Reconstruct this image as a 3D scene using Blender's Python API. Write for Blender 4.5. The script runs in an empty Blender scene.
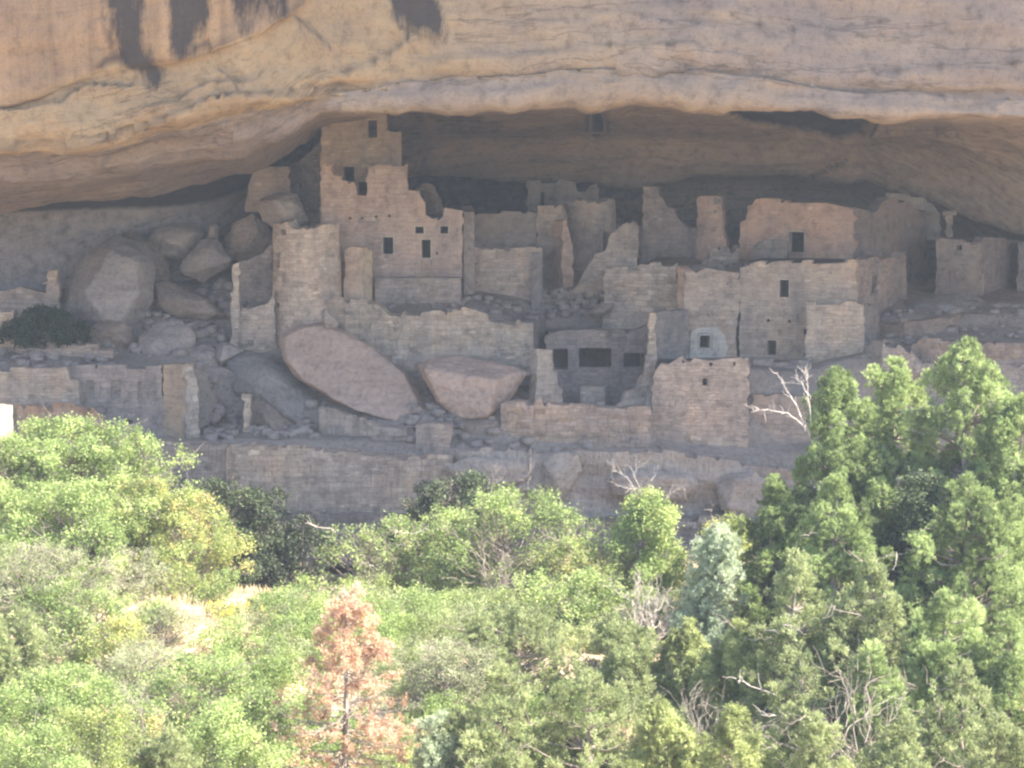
import bpy, math, random
import numpy as np
from mathutils import Vector
from mathutils.geometry import tessellate_polygon

sc = bpy.context.scene
col = sc.collection
R = math.radians

# ---------------------------------------------------------------- camera
F = 2530.0                       # focal length in pixels (1024 wide)
PITCH = R(6.2)
cam_d = bpy.data.cameras.new('camera'); cam = bpy.data.objects.new('camera', cam_d); col.objects.link(cam)
cam_d.sensor_width = 36; cam_d.lens = 36 * F / 1024; cam_d.clip_end = 3000; cam_d.clip_start = 0.5
cam.location = (0, 0, 0); cam.rotation_euler = (R(90) - PITCH, 0, 0)
sc.camera = cam

# ---------------------------------------------------------------- light
SUN_EL, SUN_AZ = R(48), R(103)    # azimuth clockwise from +Y (into the cliff) to +X (right)
w = bpy.data.worlds.new('World'); sc.world = w; w.use_nodes = True
nt = w.node_tree
sky = nt.nodes.new('ShaderNodeTexSky'); sky.sky_type = 'NISHITA'; sky.sun_disc = False
sky.sun_elevation = SUN_EL; sky.sun_rotation = SUN_AZ; sky.altitude = 2100
sky.air_density = 1.0; sky.dust_density = 2.5; sky.ozone_density = 1.0
bg = nt.nodes['Background']; bg.inputs['Strength'].default_value = 0.15
nt.links.new(sky.outputs[0], bg.inputs['Color'])
sd = bpy.data.lights.new('sun', 'SUN'); sun = bpy.data.objects.new('sun', sd); col.objects.link(sun)
sd.energy = 5.0; sd.angle = R(0.5); sd.color = (1.0, 0.93, 0.82)
SV = Vector((math.sin(SUN_AZ) * math.cos(SUN_EL), math.cos(SUN_AZ) * math.cos(SUN_EL), math.sin(SUN_EL)))
sun.rotation_euler = SV.to_track_quat('Z', 'Y').to_euler()
sc.view_settings.view_transform = 'Standard'; sc.view_settings.look = 'None'
sc.view_settings.exposure = 2.15; sc.view_settings.gamma = 1
sc.render.engine = 'CYCLES'
cy = sc.cycles
cy.use_denoising = True; cy.max_bounces = 8; cy.diffuse_bounces = 4; cy.transmission_bounces = 4; cy.volume_bounces = 0
cy.transparent_max_bounces = 4; cy.sample_clamp_indirect = 8
cy.filter_width = 2.4

# ---------------------------------------------------------------- geometry helpers
cp, sp = math.cos(PITCH), math.sin(PITCH)
def ray(px, py):
    u = (px - 512) / F; v = (py - 384) / F
    return np.array((u, cp - v * sp, -sp - v * cp))
def P(px, py, Y):
    d = ray(px, py); return d * (Y / d[1])
def Zf(py, Y):
    v = (np.asarray(py, float) - 384) / F
    return (-sp - v * cp) / (cp - v * sp) * Y
def Xf(px, py, Y):
    v = (np.asarray(py, float) - 384) / F
    return (np.asarray(px, float) - 512) / F / (cp - v * sp) * Y

def _hash(ix, iy, iz, seed):
    h = (ix.astype(np.int64) * 374761393 + iy.astype(np.int64) * 668265263 + iz.astype(np.int64) * 2147483647 + seed * 974711) & 0xffffffff
    h = ((h ^ (h >> 13)) * 1274126177) & 0xffffffff
    h = ((h ^ (h >> 16)) * 2246822519) & 0xffffffff
    h ^= h >> 15
    return (h & 0xffffff) / float(0xffffff)
def vnoise(p, seed=0):
    p = np.asarray(p, float); i = np.floor(p); f = p - i; f = f * f * (3 - 2 * f)
    ix, iy, iz = i[:, 0], i[:, 1], i[:, 2]
    r = 0
    for a in (0, 1):
        for b in (0, 1):
            for c in (0, 1):
                wgt = (f[:, 0] if a else 1 - f[:, 0]) * (f[:, 1] if b else 1 - f[:, 1]) * (f[:, 2] if c else 1 - f[:, 2])
                r = r + wgt * _hash(ix + a, iy + b, iz + c, seed)
    return r * 2 - 1
def fbm(p, octv=4, seed=0):
    p = np.asarray(p, float); r = 0; a = 1.0; s = 0
    for k in range(octv):
        r = r + a * vnoise(p * (2.03 ** k), seed + k * 17); s += a; a *= .5
    return r / s

def mk(name, verts, faces, mat, parent=None, uv=None, attrs=None, smooth=False):
    me = bpy.data.meshes.new(name)
    me.from_pydata([tuple(v) for v in verts], [], [tuple(f) for f in faces])
    return fin(me, name, mat, parent, uv, attrs, smooth)
def mkq(name, verts, quads, mat, parent=None, uv=None, attrs=None, smooth=False):
    """fast numpy path; quads (N,4) int array"""
    verts = np.ascontiguousarray(verts, np.float32); quads = np.ascontiguousarray(quads, np.int32)
    me = bpy.data.meshes.new(name)
    me.vertices.add(len(verts)); me.vertices.foreach_set('co', verts.ravel())
    k = quads.shape[1]
    me.loops.add(quads.size); me.loops.foreach_set('vertex_index', quads.ravel())
    me.polygons.add(len(quads)); me.polygons.foreach_set('loop_start', np.arange(len(quads), dtype=np.int32) * k)
    me.update(calc_edges=True)
    return fin(me, name, mat, parent, uv, attrs, smooth)
def fin(me, name, mat, parent, uv, attrs, smooth):
    if uv is not None:
        l = me.uv_layers.new(name='UVMap'); idx = np.zeros(len(me.loops), np.int32); me.loops.foreach_get('vertex_index', idx)
        l.data.foreach_set('uv', np.asarray(uv, np.float32)[idx].ravel())
    for k, v in (attrs or {}).items():
        a = me.attributes.new(k, 'FLOAT', 'POINT'); a.data.foreach_set('value', np.asarray(v, np.float32).ravel())
    if mat: me.materials.append(mat)
    if smooth: me.polygons.foreach_set('use_smooth', np.ones(len(me.polygons), bool))
    me.validate(); me.update()
    o = bpy.data.objects.new(name, me); col.objects.link(o)
    if parent: o.parent = parent
    return o
def tag(o, label, cat, group=None, kind=None):
    if label: o['label'] = label
    if cat: o['category'] = cat
    if group: o['group'] = group
    if kind: o['kind'] = kind
    return o
def thing(name, label, cat, loc, group=None):
    o = bpy.data.objects.new(name, None); o.empty_display_size = .3; col.objects.link(o)
    o.location = tuple(loc); tag(o, label, cat, group, 'thing'); return o

# ---------------------------------------------------------------- materials
def srgb(r, g, b):
    f = lambda c: (c / 255 / 12.92) if c / 255 <= .04045 else ((c / 255 + .055) / 1.055) ** 2.4
    return (f(r), f(g), f(b), 1)
class NG:
    def __init__(s, name):
        s.m = bpy.data.materials.new(name); s.m.use_nodes = True; s.t = s.m.node_tree
        s.b = s.t.nodes['Principled BSDF']; s.b.inputs['Roughness'].default_value = .92
        s.b.inputs['Specular IOR Level'].default_value = .15
    def n(s, typ, **kw):
        nd = s.t.nodes.new('ShaderNode' + typ)
        for k, v in kw.items():
            if k in nd.inputs: nd.inputs[k].default_value = v
            else: setattr(nd, k, v)
        return nd
    def l(s, a, b): s.t.links.new(a, b)
    def mix(s, fac, a, b, mode='MIX'):
        nd = s.t.nodes.new('ShaderNodeMix'); nd.data_type = 'RGBA'; nd.blend_type = mode
        for k, v in (('Factor', fac), ('A', a), ('B', b)):
            sock = [i for i in nd.inputs if i.name == k and (i.type == 'RGBA' if k != 'Factor' else i.type == 'VALUE')][0]
            if hasattr(v, 'is_linked'): s.l(v, sock)
            else: sock.default_value = v
        return [o for o in nd.outputs if o.type == 'RGBA'][0]
    def ramp(s, fac, *stops):
        nd = s.t.nodes.new('ShaderNodeValToRGB'); e = nd.color_ramp.elements
        while len(e) < len(stops): e.new(.5)
        for q, (p, c) in zip(e, stops):
            q.position = p; q.color = c if not isinstance(c, (int, float)) else (c, c, c, 1)
        s.l(fac, nd.inputs[0]); return nd.outputs[0]
    def math(s, op, a, b=None):
        nd = s.t.nodes.new('ShaderNodeMath'); nd.operation = op
        for i, v in enumerate((a, b)):
            if v is None: continue
            if hasattr(v, 'is_linked'): s.l(v, nd.inputs[i])
            else: nd.inputs[i].default_value = v
        return nd.outputs[0]
    def scaled(s, src, sc3):
        nd = s.n('Mapping'); nd.inputs['Scale'].default_value = sc3; s.l(src, nd.inputs['Vector']); return nd.outputs[0]
    def noise(s, vec, scale, detail=4, rough=.55):
        nd = s.n('TexNoise'); nd.inputs['Scale'].default_value = scale; nd.inputs['Detail'].default_value = detail
        nd.inputs['Roughness'].default_value = rough; s.l(vec, nd.inputs['Vector']); return nd.outputs[0]
    def attr(s, name):
        nd = s.n('Attribute'); nd.attribute_name = name; return nd.outputs['Fac']

_sm = {}
def stone(c=(150, 128, 112), contrast=1.0, plaster=.35, row=.125, wid=.29, white=.03):
    """coursed sandstone masonry; c = base colour (sRGB)"""
    key = (c, contrast, plaster, row, wid, white)
    if key in _sm: return _sm[key]
    g = NG('masonry_%d_%d_%d' % c)
    uv = g.n('UVMap').outputs[0]; geo = g.n('NewGeometry').outputs['Position']
    nd = g.n('TexNoise'); nd.inputs['Scale'].default_value = 2.2; nd.inputs['Detail'].default_value = 3; g.l(geo, nd.inputs['Vector'])
    vm = g.n('VectorMath', operation='MULTIPLY_ADD'); g.l(nd.outputs['Color'], vm.inputs[0]); vm.inputs[1].default_value = (.34, .22, 0); g.l(uv, vm.inputs[2])
    nd2 = g.n('TexNoise'); nd2.inputs['Scale'].default_value = 7; nd2.inputs['Detail'].default_value = 2; g.l(geo, nd2.inputs['Vector'])
    vm2 = g.n('VectorMath', operation='MULTIPLY_ADD'); g.l(nd2.outputs['Color'], vm2.inputs[0]); vm2.inputs[1].default_value = (.10, .06, 0); g.l(vm.outputs[0], vm2.inputs[2])
    def bricks(rw, wd):
        br = g.n('TexBrick'); g.l(vm2.outputs[0], br.inputs['Vector'])
        for k, v in (('Scale', 1), ('Mortar Size', .014), ('Mortar Smooth', .8), ('Bias', 0), ('Brick Width', wd), ('Row Height', rw)):
            br.inputs[k].default_value = v
        br.inputs['Color1'].default_value = (0, 0, 0, 1); br.inputs['Color2'].default_value = (1, 1, 1, 1); br.inputs['Mortar'].default_value = (.5, .5, .5, 1)
        br.offset_frequency = 2; br.squash = 1.35; br.squash_frequency = 3
        return br
    c = (c[0] * .93, min(255, c[1] + 5) * .93, min(255, c[2] + 2) * .93)
    b = srgb(*c)
    k1 = tuple(x * (1 - .24 * contrast) for x in b[:3]) + (1,); k2 = tuple(min(1, x * (1 + .17 * contrast)) for x in b[:3]) + (1,)
    mort = tuple(x * (1 - .2 * contrast) for x in b[:3]) + (1,)
    bA, bB = bricks(row, wid), bricks(row * 1.6, wid * 1.5)
    sel = g.ramp(g.noise(geo, .8, 3), (.47, 0), (.53, 1))
    tone = g.mix(sel, bA.outputs['Color'], bB.outputs['Color']); bfac = g.mix(sel, bA.outputs['Fac'], bB.outputs['Fac'])
    stn = g.ramp(tone, (0, k1), (.3, b), (.85, k2), (1 - white, k2), (1, tuple(min(.8, x * 1.5) for x in b[:3]) + (1,)))
    c1 = g.mix(bfac, stn, mort)
    big = g.noise(geo, .45, 5, .6)
    pl = g.ramp(big, (.42 - .15 * plaster, 1), (.62 + .1 * plaster, 0))
    flat = tuple(x * .97 for x in b[:3]) + (1,)
    c2 = g.mix(g.math('MULTIPLY', pl, plaster), c1, flat)
    mid = g.noise(geo, 2.4, 6, .65)
    c3 = g.mix(1.0, c2, g.ramp(mid, (.28, (.6, .6, .64, 1)), (.5, (1, 1, 1, 1)), (.78, (1.2, 1.16, 1.1, 1))), 'MULTIPLY')
    sm = g.noise(g.scaled(geo, (1.3, 1.3, .35)), .9, 5, .6)
    c4 = g.mix(1.0, c3, g.ramp(sm, (.3, (.74, .73, .76, 1)), (.5, (1, 1, 1, 1)), (.72, (1.12, 1.04, .96, 1))), 'MULTIPLY')
    lo = g.noise(geo, .33, 4, .6)
    c4 = g.mix(1.0, c4, g.ramp(lo, (.3, (.86, .87, .9, 1)), (.5, (1, 1, 1, 1)), (.7, (1.12, 1.04, .97, 1))), 'MULTIPLY')
    g.l(c4, g.b.inputs['Base Color'])
    fine = g.noise(geo, 11, 4)
    hgt = g.math('ADD', g.math('MULTIPLY', bfac, -.6), g.math('ADD', g.math('MULTIPLY', fine, .9), g.math('MULTIPLY', mid, 1.2)))
    bu = g.n('Bump'); bu.inputs['Strength'].default_value = .75; bu.inputs['Distance'].default_value = .05 * contrast
    g.l(hgt, bu.inputs['Height']); g.l(bu.outputs[0], g.b.inputs['Normal'])
    _sm[key] = g.m; return g.m

def rock(name, c, c2, bump=.08, scale=.6, bed=0):
    c = (c[0] * .92 - 2, c[1] * .92 + 4, c[2] * .92 + 4); c2 = (c2[0] * .92 - 2, c2[1] * .92 + 4, c2[2] * .92 + 4)
    if name in _sm: return _sm[name]
    g = NG(name); geo = g.n('NewGeometry').outputs['Position']
    a = g.noise(geo, scale, 7, .65); b = g.noise(geo, 5.5, 5, .6)
    base = g.mix(g.ramp(a, (.35, 0), (.66, 1)), srgb(*c), srgb(*c2))
    base = g.mix(1.0, base, g.ramp(b, (.28, (.7, .7, .72, 1)), (.52, (1, 1, 1, 1)), (.78, (1.14, 1.1, 1.05, 1))), 'MULTIPLY')
    st = g.noise(g.scaled(geo, (.35, .35, 2.2)), 1.1, 5, .6)
    base = g.mix(1.0, base, g.ramp(st, (.3, (.8, .78, .78, 1)), (.5, (1, 1, 1, 1)), (.75, (1.06, 1.03, 1, 1))), 'MULTIPLY')
    vo = g.n('TexVoronoi'); vo.feature = 'DISTANCE_TO_EDGE'; vo.inputs['Scale'].default_value = .55
    nn_ = g.n('TexNoise'); nn_.inputs['Scale'].default_value = 1.5; nn_.inputs['Detail'].default_value = 5; g.l(geo, nn_.inputs['Vector'])
    va = g.n('VectorMath', operation='MULTIPLY_ADD'); g.l(nn_.outputs['Color'], va.inputs[0]); va.inputs[1].default_value = (1.2, 1.2, 1.2); g.l(geo, va.inputs[2]); g.l(va.outputs[0], vo.inputs['Vector'])
    crk = g.ramp(vo.outputs['Distance'], (0, .72), (.014, 1))
    base = g.mix(1.0, base, crk, 'MULTIPLY')
    g.l(base, g.b.inputs['Base Color'])
    h = g.math('ADD', g.math('MULTIPLY', a, 2.0), g.math('ADD', b, g.math('MULTIPLY', st, 1.0)))
    bu = g.n('Bump'); bu.inputs['Strength'].default_value = .8; bu.inputs['Distance'].default_value = bump
    g.l(h, bu.inputs['Height']); g.l(bu.outputs[0], g.b.inputs['Normal'])
    _sm[name] = g.m; return g.m

def cliff_mat():
    g = NG('sandstone_cliff'); geo = g.n('NewGeometry').outputs['Position']; uv = g.n('UVMap').outputs[0]
    warm, pale, varn, soot_shade = (g.attr(k) for k in ('warm', 'pale', 'varnish', 'soot_shade'))
    n1 = g.noise(geo, .28, 7, .62); n2 = g.noise(geo, 2.3, 6, .62); n3 = g.noise(geo, 11, 4, .6)
    bed = g.noise(g.scaled(uv, (.10, 1.5, 1)), 1.0, 6, .62)
    bed2 = g.noise(g.scaled(uv, (.22, 5.0, 1)), 1.0, 5, .6)
    streak = g.noise(g.scaled(uv, (2.0, .10, 1)), 1.0, 5, .6)
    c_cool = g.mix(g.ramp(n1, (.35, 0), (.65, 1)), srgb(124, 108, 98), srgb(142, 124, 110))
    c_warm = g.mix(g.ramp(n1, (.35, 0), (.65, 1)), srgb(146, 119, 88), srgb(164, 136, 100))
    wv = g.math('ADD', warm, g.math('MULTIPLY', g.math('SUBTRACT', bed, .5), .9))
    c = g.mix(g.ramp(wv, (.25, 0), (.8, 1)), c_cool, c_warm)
    c = g.mix(g.math('MULTIPLY', pale, g.ramp(n2, (.25, .5), (.7, 1))), c, srgb(164, 144, 126))
    # vertical streaking only on the upper slab (attribute 'slab')
    c = g.mix(g.math('MULTIPLY', g.attr('greyrock'), .85), c, g.mix(g.ramp(n2, (.3, 0), (.7, 1)), srgb(122, 116, 114), srgb(148, 140, 136)))
    slab = g.attr('slab')
    stc = g.ramp(streak, (.25, (.72, .60, .52, 1)), (.42, (.95, .88, .8, 1)), (.58, (1.12, 1.02, .92, 1)), (.75, (1.25, 1.2, 1.14, 1)))
    c = g.mix(slab, c, g.mix(1.0, c, stc, 'MULTIPLY'))
    bd = g.ramp(bed, (.22, (.74, .71, .68, 1)), (.36, (.96, .95, .94, 1)), (.6, (1.0, 1.0, 1.0, 1)), (.8, (1.07, 1.06, 1.04, 1)))
    c = g.mix(g.math('SUBTRACT', 1.0, g.math('MULTIPLY', slab, .8)), c, g.mix(1.0, c, bd, 'MULTIPLY'))
    bd2 = g.ramp(bed2, (.22, (.72, .7, .68, 1)), (.42, (1, 1, 1, 1)), (.8, (1.08, 1.06, 1.04, 1)))
    c = g.mix(.75, c, g.mix(1.0, c, bd2, 'MULTIPLY'))
    c = g.mix(1.0, c, g.ramp(n2, (.26, (.62, .6, .6, 1)), (.48, (1, 1, 1, 1)), (.76, (1.2, 1.16, 1.1, 1))), 'MULTIPLY')
    c = g.mix(.7, c, g.mix(1.0, c, g.ramp(n3, (.28, (.62, .62, .64, 1)), (.45, (1, 1, 1, 1)), (.8, (1.1, 1.08, 1.05, 1))), 'MULTIPLY'))
    ln1 = g.noise(g.scaled(uv, (.07, .55, 1)), 1.0, 6, .6); ln2 = g.noise(g.scaled(uv, (.16, 1.6, 1)), 1.3, 6, .62)
    def seam(v, wd, dk): return g.ramp(g.math('ABSOLUTE', g.math('SUBTRACT', v, .5)), (0, dk), (wd, 1))
    msk = g.math('SUBTRACT', 1.0, g.math('MULTIPLY', slab, .85))
    c = g.mix(msk, c, g.mix(1.0, c, seam(ln1, .012, .62), 'MULTIPLY'))
    c = g.mix(g.math('MULTIPLY', msk, g.ramp(n1, (.4, 0), (.6, 1))), c, g.mix(1.0, c, seam(ln2, .012, .8), 'MULTIPLY'))
    ck = g.math('MULTIPLY', g.attr('crack'), g.ramp(n2, (.3, .35), (.6, 1)))
    c = g.mix(g.ramp(ck, (.15, 0), (.8, .8)), c, srgb(84, 66, 54))  # groove shadow and crack dirt painted dark along the seams
    vs = g.noise(g.scaled(uv, (2.2, .6, 1)), 1.0, 7, .72)
    vf = g.math('ADD', g.math('MULTIPLY', varn, 1.0), g.math('MULTIPLY', g.math('SUBTRACT', vs, .5), g.math('MULTIPLY', g.ramp(varn, (0, 0), (.25, 1)), 2.0)))
    c = g.mix(g.ramp(vf, (.15, 0), (.66, .9)), c, srgb(48, 43, 43))
    so = g.math('ADD', g.math('MULTIPLY', soot_shade, 1.1), g.math('MULTIPLY', g.math('SUBTRACT', n2, .5), g.math('MULTIPLY', g.math('GREATER_THAN', soot_shade, .02), 1.3)))
    c = g.mix(g.ramp(so, (.2, 0), (.8, .92)), c, srgb(36, 33, 35))  # mask mixes smoke soot with shade painted into the recesses
    g.l(c, g.b.inputs['Base Color'])
    h = g.math('ADD', g.math('MULTIPLY', bed, 1.2), g.math('ADD', g.math('MULTIPLY', n2, 1.1), g.math('ADD', g.math('MULTIPLY', bed2, .7), g.math('MULTIPLY', n3, .4))))
    bu = g.n('Bump'); bu.inputs['Strength'].default_value = .85; bu.inputs['Distance'].default_value = .12
    g.l(h, bu.inputs['Height']); g.l(bu.outputs[0], g.b.inputs['Normal'])
    return g.m

def leaf_mat(name, stops, trans=.35, rough=.6):
    g = NG(name); t = g.attr('tint')
    soft = lambda k: tuple(v + (sum(k) / 3 + 6 - v) * .16 + d_ for v, d_ in zip(k, (17, 12, 7)))
    c = g.ramp(t, *[(p, srgb(*soft(k))) for p, k in stops])
    g.l(c, g.b.inputs['Base Color']); g.b.inputs['Roughness'].default_value = rough
    g.b.inputs['Specular IOR Level'].default_value = .3
    tr = g.n('BsdfTranslucent'); g.l(c, tr.inputs['Color'])
    mx = g.n('MixShader'); mx.inputs[0].default_value = trans
    g.l(g.b.outputs[0], mx.inputs[1]); g.l(tr.outputs[0], mx.inputs[2])
    g.l(mx.outputs[0], g.t.nodes['Material Output'].inputs['Surface'])
    return g.m
def bark_mat(name, a, b):
    g = NG(name); geo = g.n('NewGeometry').outputs['Position']
    n = g.noise(g.scaled(geo, (1, 1, .3)), 9, 4)
    g.l(g.mix(g.ramp(n, (.35, 0), (.65, 1)), srgb(*a), srgb(*b)), g.b.inputs['Base Color']); return g.m

M_CLIFF = cliff_mat()
M_FLOOR = rock('alcove_dust', (138, 118, 106), (160, 138, 122), .1, .5)
M_SLAB = rock('grey_rock', (132, 116, 108), (150, 132, 120), .12, .4)
M_PINKROCK = rock('pink_rock', (172, 138, 118), (190, 154, 132), .07, .7)
M_GREYROCK = rock('grey_boulder', (146, 126, 116), (166, 144, 130), .08, .8)
M_BROWNROCK = rock('brown_boulder', (134, 110, 96), (158, 132, 114), .08, .8)

# ================================================================ CLIFF (structure)
ix = np.interp
def c_S(x): return ix(x, [-400, 0, 60, 120, 170, 205, 250, 300, 330, 2400], [160, 102, 84, 64, 57, 50, 31, 2, -30, -60]) + 3 * np.sin(x * .05)
def c_M(x): return ix(x, [-900, 0, 100, 170, 230, 300, 340, 400, 500, 600, 620, 700, 760, 840, 900, 1024, 2400], [240, 136, 136, 122, 108, 92, 86, 80, 74, 66, 68, 66, 74, 86, 90, 97, 150])
def c_O(x): return ix(x, [-900, 0, 50, 100, 200, 250, 300, 322, 350, 400, 470, 560, 640, 690, 760, 830, 900, 960, 1024, 2400], [300, 190, 183, 174, 157, 148, 124, 112, 108, 106, 103, 99, 101, 104, 109, 114, 117, 116, 119, 170])
def c_L(x): return ix(x, [-900, 0, 60, 140, 200, 250, 290, 312, 330, 360, 400, 420, 440, 500, 560, 640, 680, 740, 800, 860, 900, 940, 980, 1024, 1150, 2400],
                      [330, 208, 203, 192, 182, 170, 150, 134, 140, 165, 180, 179, 183, 184, 187, 188, 184, 180, 179, 184, 196, 215, 230, 238, 270, 330])
def c_YO(x): return ix(x, [-900, 0, 250, 330, 400, 2400], [97, 98.5, 98, 95.5, 95, 95])
def c_YL(x): return ix(x, [-900, 0, 200, 300, 330, 400, 500, 860, 940, 1024, 1300, 2400], [101, 103.5, 105, 109, 113, 117, 118, 118, 116, 113.5, 107, 103])
def sstep(a, b, x):
    t = np.clip((x - a) / (b - a), 0, 1); return t * t * (3 - 2 * t)
def c_w(x): return sstep(250, 335, x)

pxs = np.concatenate([np.arange(-1500, -60, 60), np.arange(-60, 1090, 3.0), np.arange(1090, 2700, 60)])
def wig(x, a, s, seed): return a * fbm(np.stack([x / s, x * 0, x * 0], 1), 4, seed)
S = c_S(pxs) + wig(pxs, 5, 40, 1); Mm = c_M(pxs) + wig(pxs, 3, 45, 2); O = c_O(pxs) + wig(pxs, 3.0, 40, 3)
L = c_L(pxs) + wig(pxs, 4, 35, 4); YO = c_YO(pxs); YL = c_YL(pxs); wR = c_w(pxs)
S = np.minimum(S, Mm - 14); L = np.maximum(L, O + 6)
ones = np.ones_like(pxs)
K = []   # (Y, py-or-None, z-or-None, segments to next)
def kp(Y, py=None, z=None, n=4): K.append((Y * ones, None if py is None else py * ones, None if z is None else z * ones, n))
kp(190, z=31, n=3); kp(90, z=28, n=4); kp(85.7, z=17, n=6)  # unseen overhang above, shaped so its shadow covers the ruins
kp(95.3, z=8.6, n=8)
kp(95.75 + 0 * wR, py=S - 2.5, n=2)
kp(96.15, py=S + 3, n=16)
kp(95.2 + .3 * (1 - wR), py=Mm - 2.5, n=2)
kp(95.65 + .1 * (1 - wR), py=Mm + 2.5, n=12)
kp(YO, py=O, n=10)
kp(YO + (YL - YO) * (.55 + .1 * wR), py=O + (L - O) * (.5 * (1 - wR) + .02 * wR), n=16)
kp(YO + (YL - YO) * (.82 + .09 * wR), py=O + (L - O) * (.75 * (1 - wR) + .42 * wR), n=16)
kp(YL, py=L, n=3)
zL = Zf(L, YL)
wl = 1 - sstep(180, 330, pxs)     # left part: shallow slot and sloping slab
zs = Zf(ix(pxs, [-900, 0, 40, 250, 300], [300, 211, 209, 205, 202]), YL + 6.5)
kp(YL + 2.2 + 1.8 * wl, z=zL + .9, n=6)
kp(YL + 5.5 + 1.0 * wl, z=(zL + .2) * (1 - wl) + zs * wl, n=10)
kp(YL + 6.2 * (1 - wl) + 4.0 * wl, z=zL - 6.5, n=1)
rowsY = []; rowsZ = []
for i in range(len(K)):
    Y, py, z, n = K[i]
    z0 = z if z is not None else Zf(py, Y)
    if i == len(K) - 1: rowsY.append(Y); rowsZ.append(z0); break
    Y1, py1, z1, _ = K[i + 1]; z1 = z1 if z1 is not None else Zf(py1, Y1)
    for k in range(n):
        t = k / n; rowsY.append(Y * (1 - t) + Y1 * t); rowsZ.append(z0 * (1 - t) + z1 * t)
GY = np.array(rowsY); GZ = np.array(rowsZ)          # rows x cols
for it in range(3):
    for G_ in (GY, GZ): G_[1:-1] = .25 * G_[:-2] + .5 * G_[1:-1] + .25 * G_[2:]
den = cp - 0 * GZ
elev = GZ / GY                                       # tan of ray elevation
vv = (-sp - elev * cp) / (cp - elev * sp)            # pixel v of the point (before displacement)
GPY = vv * F + 384
GX = (pxs[None, :] - 512) / F / (cp - vv * sp) * np.where(GY > 120, 120, GY)
nr, nc = GX.shape
GPX = np.repeat(pxs[None, :], nr, 0)
dl = np.hypot(np.diff(GY, axis=0, prepend=GY[:1]), np.diff(GZ, axis=0, prepend=GZ[:1])); GV = np.cumsum(dl, 0)
# start v at the outer lip so bedding follows it
lipRow = sum(k[3] for k in K[:8]); GV = GV - GV[lipRow][None, :]
CEIL = (GPY[lipRow:lipRow + 42].copy(), GY[lipRow:lipRow + 42].copy())
def ceilY(px, py):
    c = int(np.argmin(np.abs(pxs - px))); a, b = CEIL[0][:, c], CEIL[1][:, c]
    o = np.argsort(a); return float(np.interp(py, a[o], b[o]))
def inpoly(x, y, poly):
    r = np.zeros(x.shape, bool); n = len(poly)
    for i in range(n):
        x1, y1 = poly[i]; x2, y2 = poly[(i + 1) % n]
        c = ((y1 > y) != (y2 > y)) & (x < (x2 - x1) * (y - y1) / ((y2 - y1) + 1e-9) + x1); r ^= c
    return r.astype(float)
def blur(a, n=2):
    for _ in range(n):
        a = a.copy(); a[1:-1] = (a[:-2] + 2 * a[1:-1] + a[2:]) / 4; a[:, 1:-1] = (a[:, :-2] + 2 * a[:, 1:-1] + a[:, 2:]) / 4
    return a
pn = np.stack([GX.ravel(), GY.ravel(), GZ.ravel()], 1)
rowi = np.arange(nr)[:, None] + 0 * GX
isceil = (rowi > lipRow)
d1 = fbm(pn * [.16, .2, .3], 4, 11).reshape(nr, nc)
uvp = np.stack([GX.ravel() * .12, GV.ravel() * 1.1, GX.ravel() * 0], 1)
d2 = fbm(uvp, 4, 23).reshape(nr, nc)
d3 = fbm(pn * [.9, .9, 1.3], 4, 31).reshape(nr, nc)
amp = np.where(isceil, .55, 1.0)
slabm = np.where(rowi <= sum(k[3] for k in K[:4]) + 1, 1.0, 0.0) * (GPX < 340)
d4 = fbm(pn * [.32, .32, .6], 3, 61).reshape(nr, nc); d4 = 1 - 2 * np.abs(d4) ** .8
D = amp * (.45 * d1 + .26 * d4 + .17 * d2 * (1 - .7 * slabm) + .17 * d3)
fade = np.clip((GZ + 40) / 40, 0, 1)
gy = np.gradient(GY, axis=0); gz = np.gradient(GZ, axis=0); ln = np.hypot(gy, gz) + 1e-6
ny, nz = gz / ln, -gy / ln                           # outward-ish normal in the Y-Z plane (toward viewer / down)
CY = GY + ny * D; CZ = GZ + nz * D
wx = GPX + 9 * fbm(pn * [.5, .5, .5], 3, 77).reshape(nr, nc); wy = GPY + 5 * fbm(pn * [.5, .5, .5], 3, 78).reshape(nr, nc)
# seams and fold edges that cross the face, each a real groove with the lower layer standing proud
SEAMS = [([(-40, 112), (0, 98), (40, 82), (75, 70), (110, 62), (130, 60), (165, 57), (200, 48), (230, 36), (262, 20), (285, 10), (300, 2)], .35, .9),
 ([(-20, 117), (25, 116), (45, 110), (62, 104), (80, 90), (92, 84), (110, 86), (130, 84)], .3, .8),
 ([(-40, 136), (50, 137), (100, 136), (140, 126), (180, 112), (210, 100), (245, 92), (300, 90), (340, 86)], .3, .8),
 ([(150, 108), (175, 104), (190, 92), (208, 84), (240, 80)], .25, .6), ([(218, 70), (230, 78), (238, 92)], .15, .8), ([(100, 160), (150, 152), (215, 138), (260, 122)], .25, .5),
 ([(340, 86), (400, 82), (440, 80), (500, 75), (560, 76), (600, 66), (680, 64), (740, 78), (800, 85), (870, 93), (940, 97), (1060, 100)], .2, .6),
 ([(345, 70), (370, 62), (395, 50), (410, 38), (402, 26)], .25, .7), ([(288, 12), (305, 24), (320, 38), (332, 50)], .12, 1.0), ([(430, 60), (500, 54), (560, 50), (640, 44), (700, 46)], .2, .5),
 ([(600, 14), (700, 22), (790, 30), (860, 28)], .18, .45), ([(880, 74), (940, 66), (990, 64), (1050, 56)], .2, .6), ([(930, 12), (980, 18), (1040, 14)], .15, .5), ([(500, 24), (560, 20), (600, 30)], .15, .5),
 ([(812, 174), (824, 168), (836, 165), (845, 160)], .15, 1.2), ([(690, 150), (740, 158), (800, 156)], .1, .4), ([(900, 150), (960, 160), (1030, 158)], .12, .4)]
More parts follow.
